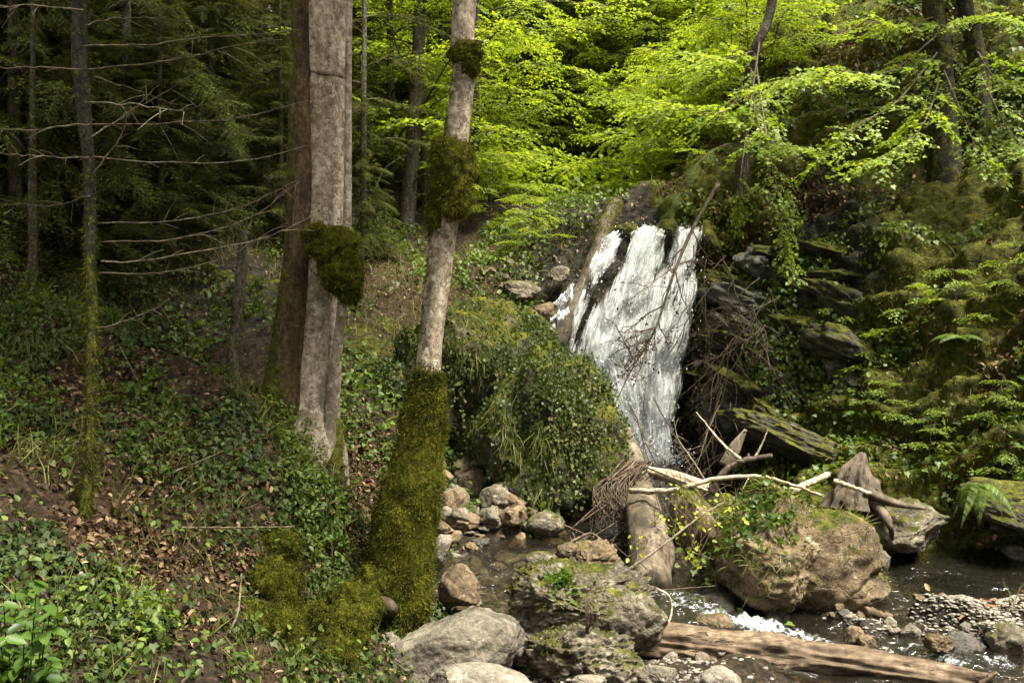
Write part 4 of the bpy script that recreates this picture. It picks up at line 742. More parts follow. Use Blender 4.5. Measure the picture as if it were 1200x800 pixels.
msp = [plant('maple_sapling', tree_geo(1.5, .014, .2, .75, 9, 4, SP_M, .42, .15, seed=40 + i, up=.1), (M['twig'], MF), (0, 0, 0), '', 'sapling') for i in range(2)]
ML = 'small broad-leaved sapling growing on the mossy ravine slope'
grow(msp, [(1062, 385, .55, 0, ML), (1125, 370, .6, 1, ML), (1010, 425, .4, 0, ML), (1190, 330, .5, 1, ML), (1040, 480, .35, 0, ML), (1170, 480, .4, 1, ML), (1190, 590, .4, 0, ML), (985, 400, .45, 1, ML), (1090, 520, .4, 1, ML)], 'saplings on the mossy ravine slope')

# dark trees high on the ravine side, with the long leafy boughs that hang into the picture
def big_tree(name, label, trunk, r0, r1, mat, boughs, protos, mats, size, top=3., cat='tree', mossy=0.):
    pts = [P(*a) for a in trunk]; pts.insert(0, pts[0] - np.array([0, -.15, 1.])); r = empty(name, pts[1], label, cat); n = 40; d = nrm(pts[-1] - pts[-2]); pts.append(pts[-1] + np.array([d[0] * .3, d[1] * .3, 1]) * top); p = spline(pts, n)
    b = MB(); t = np.linspace(0, 1, n); tube(b, p, (r0 + (r1 - r0) * t) * (1 + .7 * np.exp(-t * 9)), 16, 0, .14, 3, .3, att=mossy); build('trunk', b, M[mat], r)
    for bp_, ns_, sz_, dt_ in boughs:
        b = MB(); q = spline([P(*a) for a in bp_], 26); tube(b, q, np.linspace(.017, .004, 26), 6, 1, .1, cap=False); limb_sprays(b, q, protos, sz_, ns_, .12, dt_, .22); build('bough', b, mats, r)
    b = MB()
    if 'crooked' in label: return r
    b = MB(); nk_ = 4 if 'crooked' in (label or '') else 12
    for k in range(nk_):
        a = k * 2.4; q0 = p[int(rng.uniform(.80, .98) * n)]; L = rng.uniform(1., 2.); q = spline([q0, q0 + L * .5 * np.array([math.cos(a), math.sin(a), .5]), q0 + L * np.array([math.cos(a), math.sin(a), .6])], 10); tube(b, q, np.linspace(.03, .006, 10), 5, 1, cap=False); limb_sprays(b, q, protos, size, 6, .3)
    build('crown', b, mats, r); return r
big_tree('maple_tree', 'dark crooked maple on the cliff edge with bright boughs over the waterfall', [(868, 210, 17.6), (872, 130, 17.3), (885, 60, 17.), (905, 0, 17.)], .11, .07, 'bark_dark',
         [([(880, 90, 17.), (850, 130, 15.8), (800, 128, 15.), (745, 112, 14.6)], 20, 0.69, 0.20), ([(880, 80, 17.), (885, 130, 15.6), (900, 165, 14.6), (930, 172, 14.)], 17, 0.62, 0.10), ([(884, 60, 17.), (900, 170, 14.6), (915, 240, 14.), (925, 300, 13.8)], 20, 0.43, 0.15), ([(884, 60, 17.), (840, 70, 16.), (800, 60, 15.4)], 14, 0.67, 0.30), ([(890, 50, 16.9), (870, 190, 15.), (865, 250, 14.8)], 10, 0.39, 0.15)], SP_M, MF, .6)
big_tree('maple_tree', 'thick dark mossy maple near the top corner with boughs of lit leaves', [(1108, 215, 16.2), (1106, 150, 16.3), (1100, 60, 16.3), (1093, 0, 16.3)], .24, .15, 'bark_black',
         [([(1100, 40, 16.2), (1040, 85, 15.), (970, 82, 14.2), (905, 98, 13.6)], 26, 0.62, 0.27), ([(1100, 60, 16.2), (1050, 120, 14.8), (1000, 150, 14.), (960, 190, 13.6)], 17, 0.47, 0.20), ([(1102, 90, 16.2), (1085, 140, 14.6), (1060, 170, 14.), (1015, 195, 13.6)], 23, 0.56, 0.17), ([(1105, 80, 16.2), (1130, 140, 14.8), (1150, 190, 14.2)], 14, 0.45, 0.03), ([(1095, 20, 16.2), (1060, 30, 15.4), (1020, 25, 15.)], 12, 0.56, 0.20)], SP_M, MF, .6, mossy=.45)
big_tree('maple_tree', 'slimmer dark maple close beside the thick mossy one', [(1160, 215, 16.), (1152, 120, 16.2), (1140, 40, 16.3), (1130, 0, 16.3)], .18, .11, 'bark_black', [([(1145, 60, 16.2), (1165, 90, 15.), (1195, 100, 14.4)], 14, 0.50, 0.05), ([(1140, 30, 16.2), (1165, 20, 15.), (1200, 35, 14.4)], 14, 0.56, 0.10), ([(1150, 90, 16), (1180, 150, 14.6), (1205, 175, 14.)], 13, 0.47, 0.05)], SP_M, MF, .6, mossy=.45)
big_tree('dark_tree', 'dark slender tree with bare side limbs between the two big trunks', [(470, 330, 19.5), (480, 220, 19.7), (487, 110, 19.8), (492, 0, 20)], .17, .10, 'bark_dark', [([(485, 140, 19.8), (520, 100, 19.3), (560, 95, 19)], 5, .6, 0.), ([(482, 60, 19.8), (455, 30, 19.2), (440, 10, 19)], 5, .6, 0.)], SP_F, MB_, .8)
for (pp, r_) in [([(487, 105, 19.75), (470, 70, 19.3), (455, 20, 19.)], .03), ([(484, 150, 19.7), (505, 125, 19.3), (525, 112, 19.)], .04), ([(478, 220, 19.7), (500, 205, 19.4), (525, 228, 19.2)], .03), ([(480, 180, 19.7), (450, 200, 19.3), (430, 250, 19.)], .025)]: stick(pp, r_, .008, 'bark_dark', None, None, 'limb', side=4, parent=COL.objects[[o.name for o in COL.objects if o.name.startswith('dark_tree')][0]])
big_tree('young_tree', 'thin straight young tree in front of the bright far foliage', [(622, 215, 26), (624, 120, 26), (626, 40, 26.2), (628, -10, 26.3)], .075, .04, 'bark_dark', [([(625, 60, 26), (600, 30, 25.6), (585, 10, 25.4)], 6, .8, .1), ([(625, 90, 26), (650, 60, 25.6), (668, 40, 25.4)], 6, .8, .1)], SP_B, MB_, 1.)
for (px, py, d, w_, lb) in [(262, 260, 21, 7, 'thin dark trunk standing straight among the spruces'), (200, 215, 19, 10, 'dark trunk beside the round mossy rock among the spruces'), (335, 215, 20, 7, 'thin trunk right against the brown side of the big beech'), (425, 320, 18, 7, 'slim trunk in the gap right of the big beech'), (313, 200, 24, 12, 'pale distant trunk showing between spruces and the big beech')]:
    r = empty('dark_tree' if 'pale' not in lb else 'pale_tree', P(px, py + 20, d), lb, 'tree'); b = MB(); pts = spline([P(px, py + 25, d), P(px + 1, py / 2, d), P(px + 3, -120, d + .3)], 30); tube(b, pts, np.linspace(w_ / 2 * d / F * 1.2, w_ / 2 * d / F * .7, 30), 8, 0, .12); build('trunk', b, M['bark_dark' if 'pale' not in lb else 'bark_pale'], r)
    b = MB()
    for k in range(10): q0 = pts[14 + k]; a = k * 2.4; q = spline([q0, q0 + np.array([math.cos(a) * .5, math.sin(a) * .5, .1]), q0 + np.array([math.cos(a), math.sin(a), .0])], 6); tube(b, q, np.linspace(.012, .004, 6), 4, 1, cap=False); limb_sprays(b, q, SP_N, .8, 3, .3)
    build('crown', b, [M['conifer'], M['twig']], r)

# ------------------------------------------------------------------ the big beech with its mossy twin stem
def trunk_path(rows_, d0, d1, n=60, top=None):
    """rows of (py, left px, right px) measured down the trunk -> centre line and radii"""
    rows_ = sorted(rows_, key=lambda r: -r[0]); c = []; rr = []
    for i, (py, l, r) in enumerate(rows_):
        d = d0 + (d1 - d0) * i / (len(rows_) - 1); c.append(P((l + r) / 2, py, d)); rr.append((r - l) / 2 * d / F)
    if top: c.append(c[-1] + np.array(top)); rr.append(rr[-1] * .45)
    return spline(c, n), spline(np.array(rr)[:, None] * np.ones((1, 3)), n)[:, 0]
def along(p, r, n, i0, i1, front=False, sc=1.):
    u = rng.uniform(i0, i1, n) if np.isscalar(i0) else i0; n = len(u); k = np.arange(len(p)); c = np.stack([np.interp(u, k, p[:, j]) for j in range(3)], 1); a = rng.uniform(0, 2 * PI, n); sn = np.sin(a); rad = np.stack([np.cos(a), -np.abs(sn) if front else sn, 0 * a], 1)
    return c + rad * (np.interp(u, k, r) * sc)[:, None], rad
root = empty('beech_tree', P(355, 500, 10.4), 'massive pale-barked beech with a brown mossy twin stem and hanging moss cushion', 'tree')
p, r = trunk_path([(620, 286, 410), (530, 300, 405), (495, 315, 399), (470, 324, 396), (400, 334, 400), (300, 343, 405), (200, 347, 407), (100, 349, 408), (0, 351, 411)], 10.4, 10.7, 90, (.1, .3, 6.5)); tp = p; tr_ = r
b = MB(); z = p[:, 2]; tube(b, p, r, 40, 0, .07, 2.5, .25, att=np.clip(1. - (z - z[0]) / 1.1, -.12, 1), side=.75); build('trunk', b, M['bark_pale'], root)
p, r = trunk_path([(525, 298, 345), (490, 302, 350), (440, 312, 352), (380, 322, 357), (300, 332, 362), (200, 337, 366), (100, 339, 366), (0, 341, 366)], 10.15, 10.5, 80, (-.3, .1, 6)); b = MB(); z = p[:, 2]; tube(b, p, r, 26, 0, .13, 3., .25, att=np.clip(.9 - (z - z[0]) / 1.6, .15, 1), side=.5); build('mossy_stem', b, M['bark_brown'], root); mp, mr = p, r
p, r = trunk_path([(660, 368, 396), (560, 374, 394), (500, 378, 394), (450, 384, 399), (400, 390, 402), (340, 397, 409), (250, 402, 412), (120, 404, 412), (0, 406, 413)], 10.2, 10.3, 60, (.1, .1, 5)); b = MB(); tube(b, p, r, 12, 0, .15, 4., .3, att=np.linspace(.3, .0, 60)); build('side_stem', b, M['bark_pale'], root)
def moss_lump(parts, nt, name, par, ln=.05, seed=0, down=.45, tm_=.46):
    ln *= .55; nt = int(nt * 2.4)
    b = MB()
    for (px, py, w_, h_, d_) in parts:
        v, f = rock_geo((w_ / 2 * d_ / F, w_ / 2 * d_ / F * .8, h_ / 2 * d_ / F), seed + int(px), 5, 0, .22); b.add(v + P(px, py, d_), f, 0, .25)
    V, Fd, T, A = b.data(); fN = []; o = build(name, b, M['moss_base'], par); p_, n_ = surf_pts(o, nt); b2 = MB(); tufts(b2, p_, n_, ln, .22, .55, down, .42, np.clip(rng.normal(tm_, .22, nt) + .25 * fbm(p_ * 7, 2, 3), 0, 1)); q = build('moss_tufts', b2, M['moss'], o); q['kind'] = 'stuff'; return o
moss_lump([(393, 290, 56, 48, 10.1), (400, 318, 50, 52, 10.08), (410, 335, 28, 40, 10.1), (372, 275, 32, 24, 10.15)], 5200, 'moss_cushion', root, .06)
b = MB(); n = 11000; c_, rad = along(mp, mr, n, 0, 36, True); tufts(b, c_ + R3(n, .012), rad, .032, .2, .5, .6, .3, np.clip(rng.normal(.42, .22, n), 0, 1))
n = 9000; c_, rad = along(tp, tr_, n, 10 + 20 * rng.random(n) ** 1.7, 0, True); tufts(b, c_ + R3(n, .012), rad, .035, .2, .5, .6, .3); c_, rad = along(tp, tr_, 3400, np.clip(rng.normal(42, 6, 3400), 0, 88), 0, True); kk_ = rad[:, 0] > rng.normal(0, .5, 3400); tufts(b, c_[kk_], rad[kk_], .028, .25, .5, .5, .4, np.clip(rng.normal(.4, .2, kk_.sum()), 0, 1)); q = build('moss_tufts', b, M['moss'], root); q['kind'] = 'stuff'
b = MB()  # out-of-view crown, widened to shade the bank, left open sunward so the trunk stays lit
for k in range(24):
    a = math.radians(rng.uniform(30, 265)); q0 = tp[84 + k % 6]; L = rng.uniform(2.2, 4.6); q = spline([q0, q0 + L * .5 * np.array([math.cos(a), math.sin(a), .35]), q0 + L * np.array([math.cos(a), math.sin(a), .4])], 12); tube(b, q, np.linspace(.06, .01, 12), 5, 1, cap=False); limb_sprays(b, q, SP_B, 1.3, 14, .2)
build('crown', b, MB_, root)
b = MB()
for (x0, y0, x1, y1) in [(372, 488, 350, 560), (380, 500, 394, 600), (322, 480, 286, 540)]: tube(b, spline([P(x0, y0, 10.45), P((x0 + x1) / 2 + 2, (y0 + y1) / 2 + 6, 10.15), P(x1, y1, 9.9)], 18), np.linspace(.20, .05, 18), 12, 0, .3, 5., att=.8)
o = build('roots', b, M['bark_brown'], root); p_, n_ = surf_pts(o, 7000); b = MB(); tufts(b, p_, n_, .035, .2, .5, .5, .4); q = build('moss_tufts', b, M['moss'], o); q['kind'] = 'stuff'

# ------------------------------------------------------------------ the leaning mossy tree
for pts_, nt_, lb in [([(322, 650, 60, 60), (318, 700, 72, 90), (322, 760, 74, 110)], 14000, 'tall moss-covered buttress at the steep end of the bank'), ([(366, 745, 44, 70), (370, 790, 50, 70)], 7000, 'lower moss-covered hump between the bank buttress and the mossy root')]:
    sp_ = [(x, y, w_, h_, G(x, y)[1] - .02) for x, y, w_, h_ in pts_]; o = moss_lump(sp_, nt_, 'mossy_buttress', None, .05, 5, .45, .24); tag(o, lb, 'moss mound')
root = empty('mossy_tree', P(468, 720, 9.1), 'slender leaning tree with a thick green moss sleeve around its foot', 'tree')
p, r = trunk_path([(735, 440, 495), (700, 436, 504), (640, 438, 506), (580, 455, 510), (520, 473, 515), (465, 484, 516), (440, 486, 517), (400, 490, 519), (300, 501, 533), (200, 513, 545), (100, 528, 556), (50, 532, 560), (0, 531, 558)], 9.1, 9.6, 100, (.5, .4, 6)); lp_, lr_ = p, r
b = MB(); tube(b, p, r * .96, 30, 0, .08, 3., .3, att=np.interp(p[:, 2], [P(0, 460, 9.3)[2], P(0, 440, 9.3)[2], P(0, 290, 9.4)[2], P(0, 250, 9.4)[2], P(0, 150, 9.5)[2], P(0, 100, 9.5)[2]], [1, .1, .2, .45, .35, .05]), side=.45); build('trunk', b, M['bark_pale'], root)
p, r = trunk_path([(738, 430, 490), (700, 430, 505), (660, 429, 507), (600, 440, 514), (550, 456, 518), (500, 470, 520), (475, 477, 519), (458, 483.5, 518.5), (438, 489, 517.5)], 9.0, 9.2, 70); b = MB(); tube(b, p, r, 48, 0, .09, 5., .8, tint=.25, seed=3); sl = build('moss_sleeve', b, M['moss_base'], root)
n = 80000; pp_, nn_ = surf_pts(sl, n, lambda V, N: .45 + ss(-.35, .25, fbm(V * np.array([4, 4, 2.5]), 3, 301))); pp_ = pp_ + nn_ * (.03 * np.maximum(0, fbm(pp_ * 6, 2, 305)))[:, None]; c_, rad = along(lp_, lr_, 5000, 34 + 16 * rng.random(5000) ** 2, 0); pp_ = np.vstack([pp_, c_]); nn_ = np.vstack([nn_, rad]); n = len(pp_); b = MB(); tufts(b, pp_, nn_, .025, .28, .6, .35, .45, np.clip(rng.normal(.43, .18, n) + .30 * fbm(pp_ * np.array([5, 5, 9]), 3, 3), 0, 1)); q = build('moss_tufts', b, M['moss'], sl); q['kind'] = 'stuff'
moss_lump([(530, 200, 50, 70, 9.35), (532, 232, 44, 50, 9.33), (522, 180, 34, 40, 9.38), (514, 255, 26, 60, 9.4)], 6500, 'moss_cushion', root, .055, 9)
n = 5200; c_, rad = along(lp_, lr_, n, np.concatenate([rng.normal(68, 6, 3400), rng.normal(84, 3, 1800)]), 0, True); kk_ = rad[:, 0] < rng.normal(.3, .5, n); b = MB(); tufts(b, c_[kk_], rad[kk_], .028, .25, .5, .5, .4, np.clip(rng.normal(.42, .2, kk_.sum()), 0, 1)); q = build('moss_tufts', b, M['moss'], root); q['kind'] = 'stuff'
moss_lump([(546, 62, 40, 26, 9.5), (552, 75, 24, 30, 9.45)], 1600, 'moss_cushion', root, .05, 19)
moss_lump([(436, 690, 46, 60, 8.8), (415, 712, 60, 60, 8.3), (404, 745, 56, 80, 7.8), (392, 785, 56, 90, 7.35), (374, 740, 30, 70, 7.5)], 12000, 'mossy_root', root, .05, 29, .45, .30)
b = MB(); tube(b, spline([P(455, 712, 8.75), P(448, 709, 8.62), P(441, 707, 8.55)], 6), [.09, .085, .05], 14, 0, .2); build('broken_knot', b, M['log_dark'], root)
b = MB()  # unseen crown, most limbs swung towards the camera to cast shade on the bank
for k in range(34):
    a = math.radians(rng.uniform(40, 180)) if k < 5 else rng.uniform(-PI * .95, -PI * .34); q0 = lp_[95 + k % 5]; L = rng.uniform(2.2, 5.2); q = spline([q0, q0 + L * .5 * np.array([math.cos(a), math.sin(a), .35]), q0 + L * np.array([math.cos(a), math.sin(a), .4])], 12); tube(b, q, np.linspace(.05, .01, 12), 5, 1, cap=False); limb_sprays(b, q, SP_B, 1.3, 13, .2)
build('crown', b, MB_, root)

# ------------------------------------------------------------------ dead spruce with long bare branches, thin neighbours
root = empty('dead_spruce', P(92, 640, 7.2), 'dead spruce on the bank with long bare horizontal branches', 'tree')
p, r = trunk_path([(690, 82, 96), (640, 85, 100), (600, 93, 107), (520, 98, 114), (400, 101, 116), (300, 98, 113), (200, 97, 112), (100, 86, 105), (0, 84, 102)], 7., 7.6, 80, (0, .2, 4)); b = MB(); tube(b, p, r * .9, 14, 0, .16, 5, .5, att=np.interp(np.linspace(0, 1, 80), [0, .2, .35, .5, .6, 1], [.5, .7, .6, .5, .3, .3])); build('trunk', b, M['bark_black'], root)
n = 4200; c_, rad = along(p, r, n, np.clip(rng.normal(30, 12, n), 3, 79), 0); b = MB(); tufts(b, c_, rad, .04, .16, .5, .5, .35, rng.beta(1.3, 2.2, n)); q = build('moss_tufts', b, M['moss'], root); q['kind'] = 'stuff'
BR = [[(98, 55), (215, 50), (340, 40)], [(98, 82), (210, 76), (275, 60), (335, 53)], [(95, 82), (40, 80), (-20, 74)], [(105, 146), (40, 147), (-20, 144)], [(108, 146), (200, 144), (270, 140), (330, 128), (392, 108)], [(104, 184), (50, 187), (-20, 184)], [(108, 184), (200, 190), (290, 187), (366, 168)], [(116, 262), (215, 258), (285, 243), (348, 212)], [(118, 284), (210, 280), (285, 262), (352, 215)], [(118, 306), (165, 304), (260, 290), (330, 268), (370, 247)], [(116, 320), (200, 317), (265, 296), (330, 258)], [(112, 384), (145, 377), (185, 362), (214, 344)], [(108, 160), (145, 135), (178, 105)], [(108, 205), (140, 165), (160, 130), (220, 90)], [(100, 30), (160, 20), (230, 28)], [(98, 12), (40, 10), (-20, 14)], [(110, 90), (170, 110), (222, 128)], [(105, 230), (60, 238), (0, 228)], [(100, 120), (150, 118), (215, 128)]]
for k, bpx in enumerate(BR):
    dd = rng.uniform(-1.1, 1.2); m = len(bpx); n = 30; pp_ = spline([P(x, y, 7.3 + dd * j / (m - 1)) for j, (x, y) in enumerate(bpx)], n); b = MB(); pp_[1:] += np.cumsum(R3(n - 1, .004), 0); tube(b, pp_, np.linspace(.0075, .0022, n), 5, 0, .15)
    for j in range(int(rng.integers(5, 10))):
        i = int(rng.uniform(.2, .98) * n); d = nrm(pp_[min(i + 1, n - 1)] - pp_[i - 1]); sd = nrm(d * rng.uniform(.4, 1) + R3(1, .55)[0] + np.array([0, 0, -.25])); L = rng.uniform(.08, .3); tube(b, spline([pp_[i], pp_[i] + sd * L * .5, pp_[i] + sd * L + np.array([0, 0, -.1 * L])], 6), np.linspace(.004, .0018, 6), 3, 0, cap=False)
    build('dead_branch', b, M['twig' if k % 3 else 'drytwig'], root)
for (rows_, d_, lb, mo) in [([(420, 30, 44), (300, 33, 44), (200, 34, 42), (100, 35, 41), (0, 36, 41)], 10.2, 'thin mossy trunk behind the dead spruce', .5), ([(480, 262, 278), (400, 268, 282), (330, 275, 288), (270, 280, 290)], 13.5, 'short mossy dead snag in the hollow beside the big beech', .4)]:
    p, r = trunk_path(rows_, d_, d_ + .2, 50, (0, .1, 4) if d_ < 11 else None); b = MB(); tube(b, p, r, 12, 0, .2, 5, .5, att=mo); t_ = build('dead_tree', b, M['bark_dark'], None, lb, 'tree'); n = 1500; c_, rad = along(p, r, n, 0, 30); b = MB(); tufts(b, c_, rad, .05, .16, .5, .5, .35, rng.beta(1.3, 2.2, n)); q = build('moss_tufts', b, M['moss'], t_); q['kind'] = 'stuff'

# ------------------------------------------------------------------ bare bushes and hanging branches by the waterfall
def bare(mb, p0, d, L, r, depth, drop=.25, mi=0, tips=None):
    n = 8; e = nrm(d); pth = [p0]
    for k in range(n - 1): e = nrm(e + R3(1, .16)[0] + np.array([0, 0, -drop / n])); pth.append(pth[-1] + e * L / (n - 1))
    pth = np.array(pth); tube(mb, pth, np.linspace(r, r * .45, n), 4 if r > .006 else 3, mi, cap=False)
    if tips is not None: tips.append(pth[3:])
    if depth:
        for k in range(int(rng.integers(3, 6))): i = int(rng.integers(2, n)); bare(mb, pth[i], nrm(pth[i] - pth[i - 1]) + R3(1, .55)[0], L * rng.uniform(.35, .65), r * .55, depth - 1, drop, mi, tips)
b = MB(); tips = []; pth = spline([P(*a) for a in [(842, 215, 15.4), (812, 268, 15.3), (790, 320, 15.1), (768, 385, 14.9), (742, 430, 14.8), (722, 470, 14.7)]], 40); tube(b, pth, np.linspace(.034, .006, 40), 7, 0, .15)
for k in range(22): i = int(rng.uniform(8, 39)); bare(b, pth[i], nrm(pth[min(i + 2, 39)] - pth[i - 1]) + R3(1, .7)[0], rng.uniform(.35, .8), .012, 1, .5, 0, tips)
ob = build('hanging_branch', b, M['twig'], None, 'dark dead branch hanging in front of the waterfall with withered leaves', 'branch')
def dead_leaves(o, tips, n, sz=.05):
    q = np.concatenate(tips); k = rng.integers(0, len(q), n); b = MB(); leaves(b, q[k] + R3(n, .015), R3(n) + np.array([0, 0, -.6]), R3(n) + np.array([0, -.7, .3]), sz * rng.uniform(.6, 1.3, n), .6, T_CURL, rng.uniform(0, .5, n)); x = build('withered_leaves', b, M['dry'], o); x['kind'] = 'stuff'
dead_leaves(ob, tips, 260)
for i, (px, py, d, n, dx, lb) in enumerate([(835, 300, 15.5, 6, -.3, 'tangle of bare brown twigs along the cliff side of the waterfall'), (870, 400, 15.0, 8, -.2, 'bare bush hanging on the dark wet cliff'), (850, 460, 14.8, 4, -.5, 'low bare bush leaning over the plunge pool'), (900, 350, 15.3, 6, .1, 'bare hanging twigs under the maple boughs'), (760, 480, 14.4, 3, .2, 'fine bare twigs in front of the foot of the waterfall')]):
    b = MB(); tips = []
    for k in range(n): bare(b, P(px + rng.normal(0, 14), py + rng.normal(0, 10), d + rng.normal(0, .2)), np.array([dx + rng.normal(0, .5), -.4, -.7 + rng.normal(0, .4)]), rng.uniform(.8, 1.7), .011, 2, .5, 0, tips)
    o = build('bare_bush', b, M['twig'], None, lb, 'bush'); dead_leaves(o, tips, 160 if i in (0, 4) else 80)
b = MB(); q = spline([P(*a) for a in [(880, 175, 16), (850, 170, 15.5), (815, 195, 15.2), (780, 255, 15.)]], 20); tube(b, q, np.linspace(.02, .005, 20), 5, 1, cap=False); limb_sprays(b, q, SP_N, .38, 26, .1); build('conifer_bough', b, [M['herb'], M['twig']], None, 'drooping grey-green feathery bough above the lip of the waterfall', 'bough')

# ------------------------------------------------------------------ ferns, herbs, ground cover
def fern_parts(root, n, L, droop, face=None):
    for k in range(n):
        a = (face if face is not None else 0) + (k - (n - 1) / 2) * (.5 if face is not None else 6.28 / n) + rng.normal(0, .12); l = L * rng.uniform(.75, 1.15); d = np.array([math.cos(a), math.sin(a), 0]); t = np.linspace(0, 1, 16)[:, None]
        pth = d * l * t * .85 + np.array([0, 0, 1.]) * l * (.55 * t - droop * t * t); b = MB(); W0 = world(root); tube(b, pth + W0, np.linspace(.005, .001, 16), 3, 0, cap=False); tg = nrm(np.gradient(pth, axis=0)); lat = np.cross(tg, [0, 0, 1.])
        for sd in (1, -1):
            m = 44; s = np.linspace(.12, .99, m); q = np.stack([np.interp(s, t[:, 0], pth[:, c]) for c in range(3)], 1); T_ = np.stack([np.interp(s, t[:, 0], tg[:, c]) for c in range(3)], 1); la = np.stack([np.interp(s, t[:, 0], lat[:, c]) for c in range(3)], 1)
            leaves(b, q + W0, la * sd + T_ * .35 + np.array([0, 0, -.15]), np.array([0, 0, 1.]) + R3(m, .15), l * .24 * np.sin(PI * np.clip(s, .1, 1) ** .75) + .01, .17, T_GR, np.clip(.55 + R3(m, .12)[:, 0], 0, 1))
        build('frond', b, M['herb'], root)
for (px, py, n, L, dr, lb) in [(1140, 568, 6, .5, 1.25, 'hanging fern with several long fronds under the mossy ledge'), (1120, 400, 6, .4, .7, 'small fern on the mossy slope below a broad-leaved sapling'), (1060, 330, 7, .28, .7, 'fern on the moss above the small slope saplings'), (1010, 140, 7, .5, .8, 'fern growing under the lit maple boughs'), (1000, 490, 5, .35, .7, 'fern beside the moss-striped slanting ledge')]:
    g = P(px, py, 11.05) if dr > 1 else G(px, py); r = empty('fern', g + np.array([0, -.12, .02]), lb, 'fern'); fern_parts(r, n, L, dr, -PI / 2 if dr > 1 else None)
r = empty('leafy_bush', P(20, 800, 4.6), 'fresh green leafy bush in the bottom corner of the bank', 'bush'); b1 = MB(); b2 = MB()
for k in range(30):
    px = rng.uniform(-40, 62); py = rng.uniform(672, 790) + max(0, (px - 40)) * .8; e = P(px, py, rng.uniform(4.3, 4.9)); s0 = P(px * .6 + 8, 830, 4.7); q = spline([s0, (s0 + e) / 2 + np.array([0, 0, .05]), e], 10); tube(b1, q, np.linspace(.005, .002, 10), 4, 0, cap=False)
    m = 9; i = rng.integers(4, 10, m); a = rng.uniform(0, 6.28, m); leaves(b2, q[i] + R3(m, .012), np.stack([np.cos(a), np.sin(a), -.25 + 0 * a], 1), np.array([0, -.25, 1.]) + R3(m, .25), rng.uniform(.05, .105, m), .62, T_L6, np.clip(rng.normal(.45, .22, m), 0, 1))
build('stems', b1, M['grass'], r); build('leaves', b2, M['fresh'], r)['kind'] = 'stuff'

left = (FC[:, 0] < -.6 - .0 * FC[:, 1]) & (FC[:, 1] < 12.5) & (fright < .1)
bank = left * (1 - .9 * fwet)
def cover(name, n, wfun, size, wd, tm, mat, lift=.03, dz=.3, up=.7, jd=.6, jn=.4, tint=None, seedc=0):
    p, nn, i = scatter(wfun, n); b = MB(); sl = np.stack([nn[:, 0] * nn[:, 2], nn[:, 1] * nn[:, 2], nn[:, 2] ** 2 - 1 - dz], 1)
    t = rng.beta(1.8, 2.4, n) + .25 * fbm(p * 1.3, 3, seedc) if tint is None else tint(p); leaves(b, p + nn * (lift * rng.random((n, 1))), sl + R3(n, jd), nn + np.array([0, 0, up]) + R3(n, jn), size * rng.uniform(.55, 1.35, n), wd, tm, np.clip(t, 0, 1), 0); return b
def fc_noise(s, seed, a=-.1, b_=.4): return ss(a, b_, fbm(FC * s, 3, seed))
b = cover('l', 210000, (bank * (.45 + flit * 1.1) * (.25 + fc_noise(1.4, 51))) + (.30 * flit * (FC[:, 1] > 10)), .052, .62, T_CURL, 'dry', .05, .1, .5, .9, .55, lambda p: rng.random(len(p)) ** 1.7); build('fallen_leaves', b, M['dry'], kind='stuff')
crest = zone([(P(190, 770, 6.2), .6, .7), (P(40, 520, 8.2), .7, .6), (P(120, 690, 6.6), .5, .5), (P(60, 560, 7.6), .8, .5), (P(200, 430, 9.8), 1.2, 1.), (P(60, 380, 9.6), 1.3, .8), (P(330, 560, 9.3), .9, .8), (P(370, 620, 9), .7, .6)])
b = cover('i', 30000, bank * (1.1 - .8 * np.clip(flit, 0, 1)) * fc_noise(1.6, 61, -.1, .35) * (.4 + crest), .045, .95, T_IVY, 'ivy', .09, .5, .4, .6, .5, None, 5); build('ivy_undergrowth', b, M['ivy'], kind='stuff')
b = cover('h', 11000, bank * (crest * 1.3 + .1) * fc_noise(1.7, 71, -.2, .4), .048, .7, T_L6, 'herb', .20, -.3, 1.1, .8, .35, None, 7); build('herb_undergrowth', b, M['herb'], kind='stuff')
n = 14000; p, nn, i = scatter(bank * (.5 + crest) * fc_noise(2., 81, -.1, .5) + .8 * (FC[:, 1] > 15) * (FC[:, 1] < 19) * (fright < .3) * (FC[:, 0] < 1.5) + .05 * fright * (1 - fwet), n); b = MB(); leaves(b, p, nn * .5 + np.array([0, 0, .45]) + R3(n, .4), R3(n) + np.array([0, -.8, .3]), rng.uniform(.10, .32, n), .045, T_GR, rng.beta(1.4, 2., n)); build('grass', b, M['grass'], kind='stuff')
n = 45000; p, nn, i = scatter(fmoss * (fmoss > .4) * (FC[:, 1] < 19) * (1 - .8 * fwet) * fc_noise(1.8, 91, -.2, .3), n); b = MB(); tufts(b, p, nn, .07, .14, .5, .55, .35, np.clip(rng.normal(.6, .22, n) + .3 * fbm(p * 2, 2, 3), 0, 1)); build('moss_undergrowth', b, M['moss'], kind='stuff')
rs = fright * (1 - .9 * fwet) * (FC[:, 1] < 22)
b = cover('r', 15000, rs * fc_noise(.9, 101, .0, .45) * (1 - .65 * np.clip(frock, 0, 1) * (FN[:, 2] < .5)) * (.4 + .6 * (FC[:, 0] > 3)), .075, .85, T_IVY, 'herb', .16, .0, .9, .7, .4, None, 9); build('slope_undergrowth', b, M['herb'], kind='stuff')
cw_ = zone([(P(900, 380, 15.8), 1.1, 1.), (P(960, 420, 15), .9, 1.), (P(860, 330, 16.5), .8, .8), (P(930, 300, 16.2), 1., .8)])
b = cover('v', 9000, cw_ * fc_noise(1.6, 201, -.2, .35), .07, .8, T_L6, 'herb', .30, .3, .5, .7, .5, None, 33); build('cliff_undergrowth', b, M['herb'], kind='stuff')
